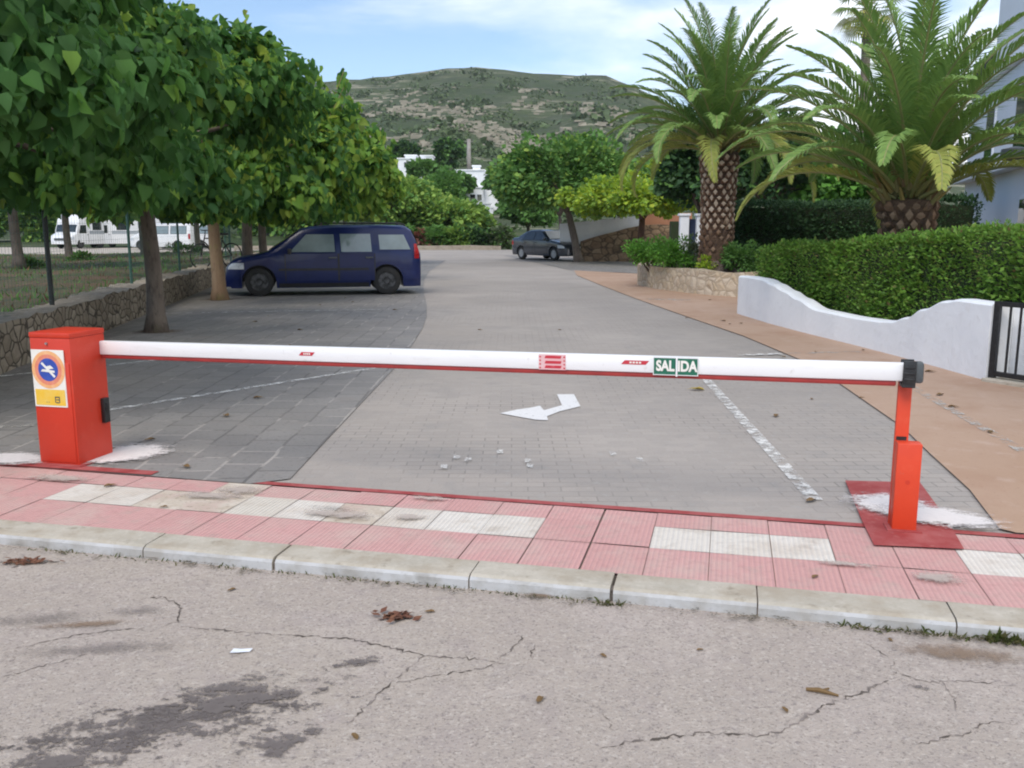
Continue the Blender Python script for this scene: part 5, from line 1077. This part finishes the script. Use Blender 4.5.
tag(leaves('hillside_scrub', 'scrub', P, rg.normal(0, 1, (len(P), 3)) + np.array([0, 0, .5]), np.repeat(s_, k) * 1.1, T_WIDE, rg), kind='stuff')
b = MB(); rk = random.Random(8); cnt = 0
while cnt < 800:
    a = rk.uniform(-.24, .16); d = rk.uniform(300, 640); el = hz(a, d) / d
    lim = .085 + .06 * rk.random()
    if not (.055 < el < .150) or rk.random() > (1.0 if (a < .03) else .35) or math.sin(a * 40 + d * .021) + math.sin(d * .05) + rk.gauss(0, .5) < .25: continue
    c = Vector((a * d, d, hz(a, d) + .1)); w_ = rk.uniform(.7, 3.2); h_ = rk.uniform(.5, 1.5); dp = rk.uniform(.7, 2)
    v = [c + Vector((x * w_ * rk.uniform(.6, 1), y * dp * rk.uniform(.6, 1), z * h_ * rk.uniform(.6, 1))) for x in (-1, 1) for y in (-1, 1) for z in (-.6, 1)]
    b.add(v, [(0, 1, 3, 2), (4, 6, 7, 5), (0, 4, 5, 1), (2, 3, 7, 6), (1, 5, 7, 3)]); cnt += 1
tag(b.build('hillside_rocks', 'rockm'), kind='stuff')
def house(label, Y, blocks, wins, loc_px, group='white houses on the hillside'):
    p = at(*loc_px, Y); t = thing('white_house', label, 'house', (p.x, Y, p.z), 0, group)
    for (x0, x1, z0, z1, y0, y1) in blocks:
        b = MB(); b.box(((x0 + x1) / 2, (y0 + y1) / 2, (z0 + z1) / 2), (x1 - x0, y1 - y0, z1 - z0)); b.build('wall', 'wallw', t, bevel=.05)
        b = MB(); b.box(((x0 + x1) / 2, (y0 + y1) / 2, z1 + .1), (x1 - x0 + .3, y1 - y0 + .3, .2)); b.build('roof', 'wallw', t)
    for (x, z, w_, h_, y) in wins:
        b = MB(); b.box((x, y - .04, z), (w_ + .2, .08, h_ + .2)); f = b.build('window', 'wallw', t); b = MB(); b.box((x, y - .09, z), (w_, .04, h_)); b.build('pane', 'glass', f)
    return t
S = 150 / F
house('small white flat roofed house on the hillside left of the pole', 150, [(-2.6, 1.6, -4, 1.1, 0, 5), (1.0, 2.9, -4, 1.6, 1, 5), (-1.6, .2, 1.1, 1.7, 1.5, 4.5)], [(-1.2, .2, .8, .8, 0), (.6, .2, .8, .8, 0)], (414, 166))
house('larger white stepped house with arches on the hillside below the pole', 150, [(-3.4, 1.4, -6, 1.8, 0, 6), (-.6, .6, 1.8, 2.6, 2, 4), (1.4, 4.0, -6, 1.0, .5, 6), (4.0, 6.0, -6, .2, 1, 6), (4.3, 5.2, .2, 1.7, 2, 4), (-1.4, 1.2, -8, -1.0, -1.2, 0), (1.2, 2.8, -11, -4.2, -1.6, 0)], [(-2.2, .3, .9, 1.1, 0), (-.4, .2, .9, 1.0, 0), (2.4, -.4, 1.0, .9, .5), (-.5, -2.5, .8, .9, -1.2), (.6, -2.5, .7, .9, -1.2), (4.9, -.8, .7, .8, 1), (-2.3, -1.9, 1.2, 1.0, 0)], (476, 182))
house('white house part stepping down among trees below the larger house', 140, [(-.6, .9, -5, 1.2, 0, 4), (.6, 2.0, -6, -1.2, -1, 3), (1.8, 2.8, -7, -3.0, -1.5, 2)], [(.1, .2, .5, .6, 0)], (484, 212))
house('little white house right of the larger stepped house', 155, [(-1.4, .8, -4, 1.0, 0, 4), (.8, 1.8, -4, .3, 0, 4)], [(-.4, .2, .6, .7, 0)], (514, 181))
p = at(469, 168, 165); zt = at(469, 139, 165).z; t = thing('utility_pole', 'pale utility pole standing above the white houses on the hillside', 'pole', (p.x, 165, p.z - 3)); b = MB(); b.tube([(0, 0, 0), (0, 0, zt - p.z + 3)], [.42, .32], 8); b.build('pole', 'pole', t, smooth=True); b = MB(); b.box((0, 0, zt - p.z + 2.6), (1.3, .14, .14)); b.build('crossarm', 'pole', t)
for i, (x, Y, rad, dz) in enumerate([(405, 160, (2.4, 2, 1.7), 4.2), (440, 158, (3.2, 2, 2.0), 3.2), (428, 150, (3.8, 2.5, 2.2), -.8), (455, 148, (2.2, 2, 2), -1.5), (508, 146, (2.6, 2, 1.6), -.5), (450, 158, (2.2, 2, 1.8), 4.6), (424, 140, (2.0, 1.6, 1.4), 1.2), (462, 138, (1.6, 1.4, 1.2), -.8), (499, 136, (1.8, 1.4, 1.6), -.2)]):
    z0 = at(x, 172, Y).z - 3 + dz; make_tree('hillside_tree', ['dark tree above the small white house', 'dark tree between the small white house and the pole', 'green tree below the small white house', 'green tree left of the larger white house', 'green tree before the right wing of the larger white house', 'dark tree just left of the utility pole', 'small tree right before the small white house', 'small tree right before the left corner of the larger white house', 'small tree right before the right end of the larger white house'][i], (at(x, 200, Y).x, Y, z0 - 1), 2, .2, rad, 3, 1300, .6, [['darkgreen', 'darkgreen', 'lightgreen', 'midgreen', 'midgreen', 'darkgreen', 'midgreen', 'midgreen', 'midgreen'][i], 'midgreen'], 220 + i, 'trees on the hillside', nc=25, sig=.7, tpl=T_WIDE, mix=.3, nl=5)

# ------------------------------------------------------------------ litter
rl = random.Random(31)
def fallen(label, group, spots, z, m='leaf_dry', size=.09):
    lm = None
    for i, (x, y) in enumerate(spots):
        p = gp(x, y, z)
        if lm is None:
            b = MB(); vs = []; k = 10
            for j in range(k):
                a = 2 * math.pi * j / k; rr = 1 + .25 * math.cos(2 * a) + .12 * math.sin(5 * a); vs.append((rr * .5 * math.cos(a), rr * .36 * math.sin(a), .14 * abs(math.sin(a)) + .05 * math.cos(3 * a) + .08))
            vs.append((0, 0, .05)); b.add(vs, [(j, (j + 1) % k, k) for j in range(k)]); b.tube([(.5, 0, .1), (.8, .05, .05)], [.02, .012], 4)
            o = b.build('fallen_leaf', m); lm = o
        else: o = lm.copy(); COL.objects.link(o)
        o.location = p; o.rotation_euler = (0, 0, rl.uniform(0, 6.28)); s_ = size * rl.uniform(.7, 1.3); o.scale = (s_, s_, s_); tag(o, label, 'leaf', group)
fallen('small dry brown leaf lying on the terracotta footpath', 'fallen leaves on the terracotta path', [(687, 318), (723, 321), (730, 324), (741, 323.5), (710, 300), (816, 352), (826, 364), (870, 376), (880, 346), (953, 407), (990, 432), (900, 350), (863, 350), (940, 395), (930, 372), (783, 357)], .012, size=.075)
fallen('small dry brown leaf lying on the dark parking bays', 'fallen leaves on the dark bays', [(226, 416), (258, 398), (186, 467), (112, 450), (290, 345), (320, 305), (353, 302), (345, 298), (255, 322), (395, 310), (300, 330), (268, 316), (150, 440)], .009, size=.065)
fallen('small dry brown leaf lying on the light grey paving near the barrier', 'fallen leaves on the grey paving', [(812, 399), (776, 416), (811, 501), (560, 330), (480, 330), (862, 398), (624, 375)], .002, size=.06)
fallen('yellowed leaf on the grey paving right below the exit sign', 'fallen leaves on the grey paving', [(697, 390)], .002, 'leaf_yel', .10)
fallen('small dry brown leaf lying on the pink pavement', 'fallen leaves on the pavement', [(164, 507), (110, 486), (815, 577)], .004, size=.045)
fallen('small dark leaf scrap lying on the worn asphalt road', 'leaf scraps on the road', [(355, 737), (603, 656), (430, 612), (785, 710), (232, 590), (700, 650), (690, 580), (540, 700), (890, 640)], ZR + .003, size=.03)
b = MB(); p = gp(397, 618, ZR); rr = random.Random(2)
for k in range(46):
    c = p + Vector((rr.gauss(0, .036), rr.gauss(0, .02), rr.uniform(.004, .018))); a = rr.uniform(0, 6.28); s_ = rr.uniform(.012, .028); e = Vector((math.cos(a), math.sin(a), rr.uniform(-.3, .5))) * s_; f = Vector((-math.sin(a), math.cos(a), rr.uniform(-.3, .5))) * s_ * .6
    b.add([c - e, c + f, c + e, c - f], [(0, 1, 2), (0, 2, 3)])
tag(b.build('leaf_clump', 'litter'), 'small clump of reddish brown dead leaves on the road', 'leaf clump')
b = MB(); p = gp(20, 563, ZR)
for k in range(70):
    c = p + Vector((rr.gauss(0, .07), rr.gauss(0, .02), rr.uniform(.004, .016))); a = rr.uniform(0, 6.28); s_ = rr.uniform(.01, .026); e = Vector((math.cos(a), math.sin(a), .2)) * s_; f = Vector((-math.sin(a), math.cos(a), .3)) * s_ * .6
    b.add([c - e, c + f, c + e, c - f], [(0, 1, 2), (0, 2, 3)])
tag(b.build('leaf_clump', 'litter'), 'strip of brown leaf debris by the kerb at the left edge', 'leaf clump')
b = MB(); p = gp(241, 652, ZR); q = [(-.04, -.012, .003), (-.01, -.02, .008), (.035, -.005, .004), (.042, .014, .009), (.0, .018, .005), (-.03, .01, .01)]; b.add([p + Vector(v) for v in q] + [p + Vector((0, 0, .012))], [(i, (i + 1) % 6, 6) for i in range(6)]); tag(b.build('paper_scrap', 'paper'), 'pale bluish paper scrap on the road', 'litter')
b = MB(); p = gp(822, 694, ZR); b.tube([p + Vector((-.05, .02, .008)), p + Vector((-.01, .006, .012)), p + Vector((.05, -.022, .006))], [.006, .009, .004], 6); b.tube([p + Vector((0, .004, .012)), p + Vector((.03, .02, .01))], .004, 5); tag(b.build('twig', 'leaf_dry'), 'short brown twig on the road right of centre', 'twig')
# weeds along the gutter
pp = []; rw = np.random.default_rng(3)
for (s0, s1, k, hgt) in [(-3.4, -.5, 260, .022), (-.5, -.38, 50, .03), (.5, 1.1, 150, .03), (1.05, 1.55, 420, .05), (1.5, 2.4, 260, .035)]:
    for _ in range(k):
        q = st(rw.uniform(s0, s1), 3.682 + rw.normal(0, .012)); pp.append((q.x, q.y, ZR, hgt * rw.uniform(.4, 1.3)))
pp = np.array(pp); tag(leaves('gutter_weeds', 'weed', pp[:, :3], np.stack([rw.normal(0, .7, len(pp)), rw.normal(-.3, .6, len(pp)), np.ones(len(pp)) * .8], 1), pp[:, 3], (np.array([(-.14, 0, 0), (.14, 0, 0), (.1, .6, .1), (0, 1, -.1)]), [(0, 1, 2, 3)]), rw), kind='stuff')

# ------------------------------------------------------------------ light and sky
AZS, ELS = R(205), R(52)     # sun behind the camera, to the left, veiled by thin cloud
w = bpy.data.worlds.new('World'); sc.world = w; w.use_nodes = True; nt = w.node_tree; n = nt.nodes; l = nt.links; n.clear()
out = n.new('ShaderNodeOutputWorld'); bg = n.new('ShaderNodeBackground'); bg.inputs[1].default_value = .11
sky = n.new('ShaderNodeTexSky'); sky.sky_type = 'NISHITA'; sky.sun_disc = False; sky.sun_elevation = ELS; sky.sun_rotation = AZS; sky.dust_density = .6; sky.air_density = 1.0; sky.ozone_density = 3.0
tc = n.new('ShaderNodeTexCoord'); mp = n.new('ShaderNodeMapping'); mp.inputs['Scale'].default_value = (1.0, 1.0, 3.2); l.new(tc.outputs['Generated'], mp.inputs[0])
n1 = n.new('ShaderNodeTexNoise'); n1.inputs['Scale'].default_value = 2.1; n1.inputs['Detail'].default_value = 7; n1.inputs['Roughness'].default_value = .55; n1.inputs['Distortion'].default_value = .3; l.new(mp.outputs[0], n1.inputs['Vector'])
sx = n.new('ShaderNodeSeparateXYZ'); l.new(tc.outputs['Generated'], sx.inputs[0])
ad = n.new('ShaderNodeMath'); ad.operation = 'MULTIPLY_ADD'; l.new(sx.outputs[0], ad.inputs[0]); ad.inputs[1].default_value = .42; l.new(n1.outputs[0], ad.inputs[2])
mr = n.new('ShaderNodeMapRange'); mr.interpolation_type = 'SMOOTHSTEP'; mr.inputs[1].default_value = .50; mr.inputs[2].default_value = .76; mr.inputs[3].default_value = .0; mr.inputs[4].default_value = .97; l.new(ad.outputs[0], mr.inputs[0])
n2 = n.new('ShaderNodeTexNoise'); n2.inputs['Scale'].default_value = 4; n2.inputs['Detail'].default_value = 5; l.new(mp.outputs[0], n2.inputs['Vector'])
cc = n.new('ShaderNodeMix'); cc.data_type = 'RGBA'; l.new(n2.outputs[0], cc.inputs[0]); cc.inputs[6].default_value = (6.9, 7.1, 7.4, 1); cc.inputs[7].default_value = (8.8, 8.7, 8.6, 1)
mx = n.new('ShaderNodeMix'); mx.data_type = 'RGBA'; l.new(mr.outputs[0], mx.inputs[0]); l.new(sky.outputs[0], mx.inputs[6]); l.new(cc.outputs[2], mx.inputs[7])
l.new(mx.outputs[2], bg.inputs[0]); l.new(bg.outputs[0], out.inputs[0])
sd = bpy.data.lights.new('sun', 'SUN'); sd.energy = 1.5; sd.angle = R(32); sd.color = (1, .93, .82); so = bpy.data.objects.new('sun', sd); COL.objects.link(so)
dirv = Vector((math.sin(AZS) * math.cos(ELS), math.cos(AZS) * math.cos(ELS), math.sin(ELS))); so.rotation_euler = dirv.to_track_quat('Z', 'Y').to_euler()
vs_ = sc.view_settings; vs_.view_transform = 'Standard'; vs_.look = 'None'; vs_.gamma = 1; vs_.exposure = .80; vs_.use_curve_mapping = False
sc.cycles.filter_width = 2.0; sc.cycles.max_bounces = 6; sc.cycles.transparent_max_bounces = 12; sc.cycles.use_denoising = True

# air: thin even haze over the whole valley
b = MB(); b.box((0, 1150, 120), (5200, 3100, 244)); hz_ = b.build('haze', 'wallw'); tag(hz_, kind='stuff')
hm = bpy.data.materials.new('valley_air'); hm.use_nodes = True; nt = hm.node_tree; nt.nodes.clear(); o_ = nt.nodes.new('ShaderNodeOutputMaterial'); pv = nt.nodes.new('ShaderNodeVolumePrincipled')
pv.inputs['Color'].default_value = (.86, .92, 1, 1); pv.inputs['Density'].default_value = .00012; nt.links.new(pv.outputs[0], o_.inputs['Volume']); hz_.data.materials[0] = hm
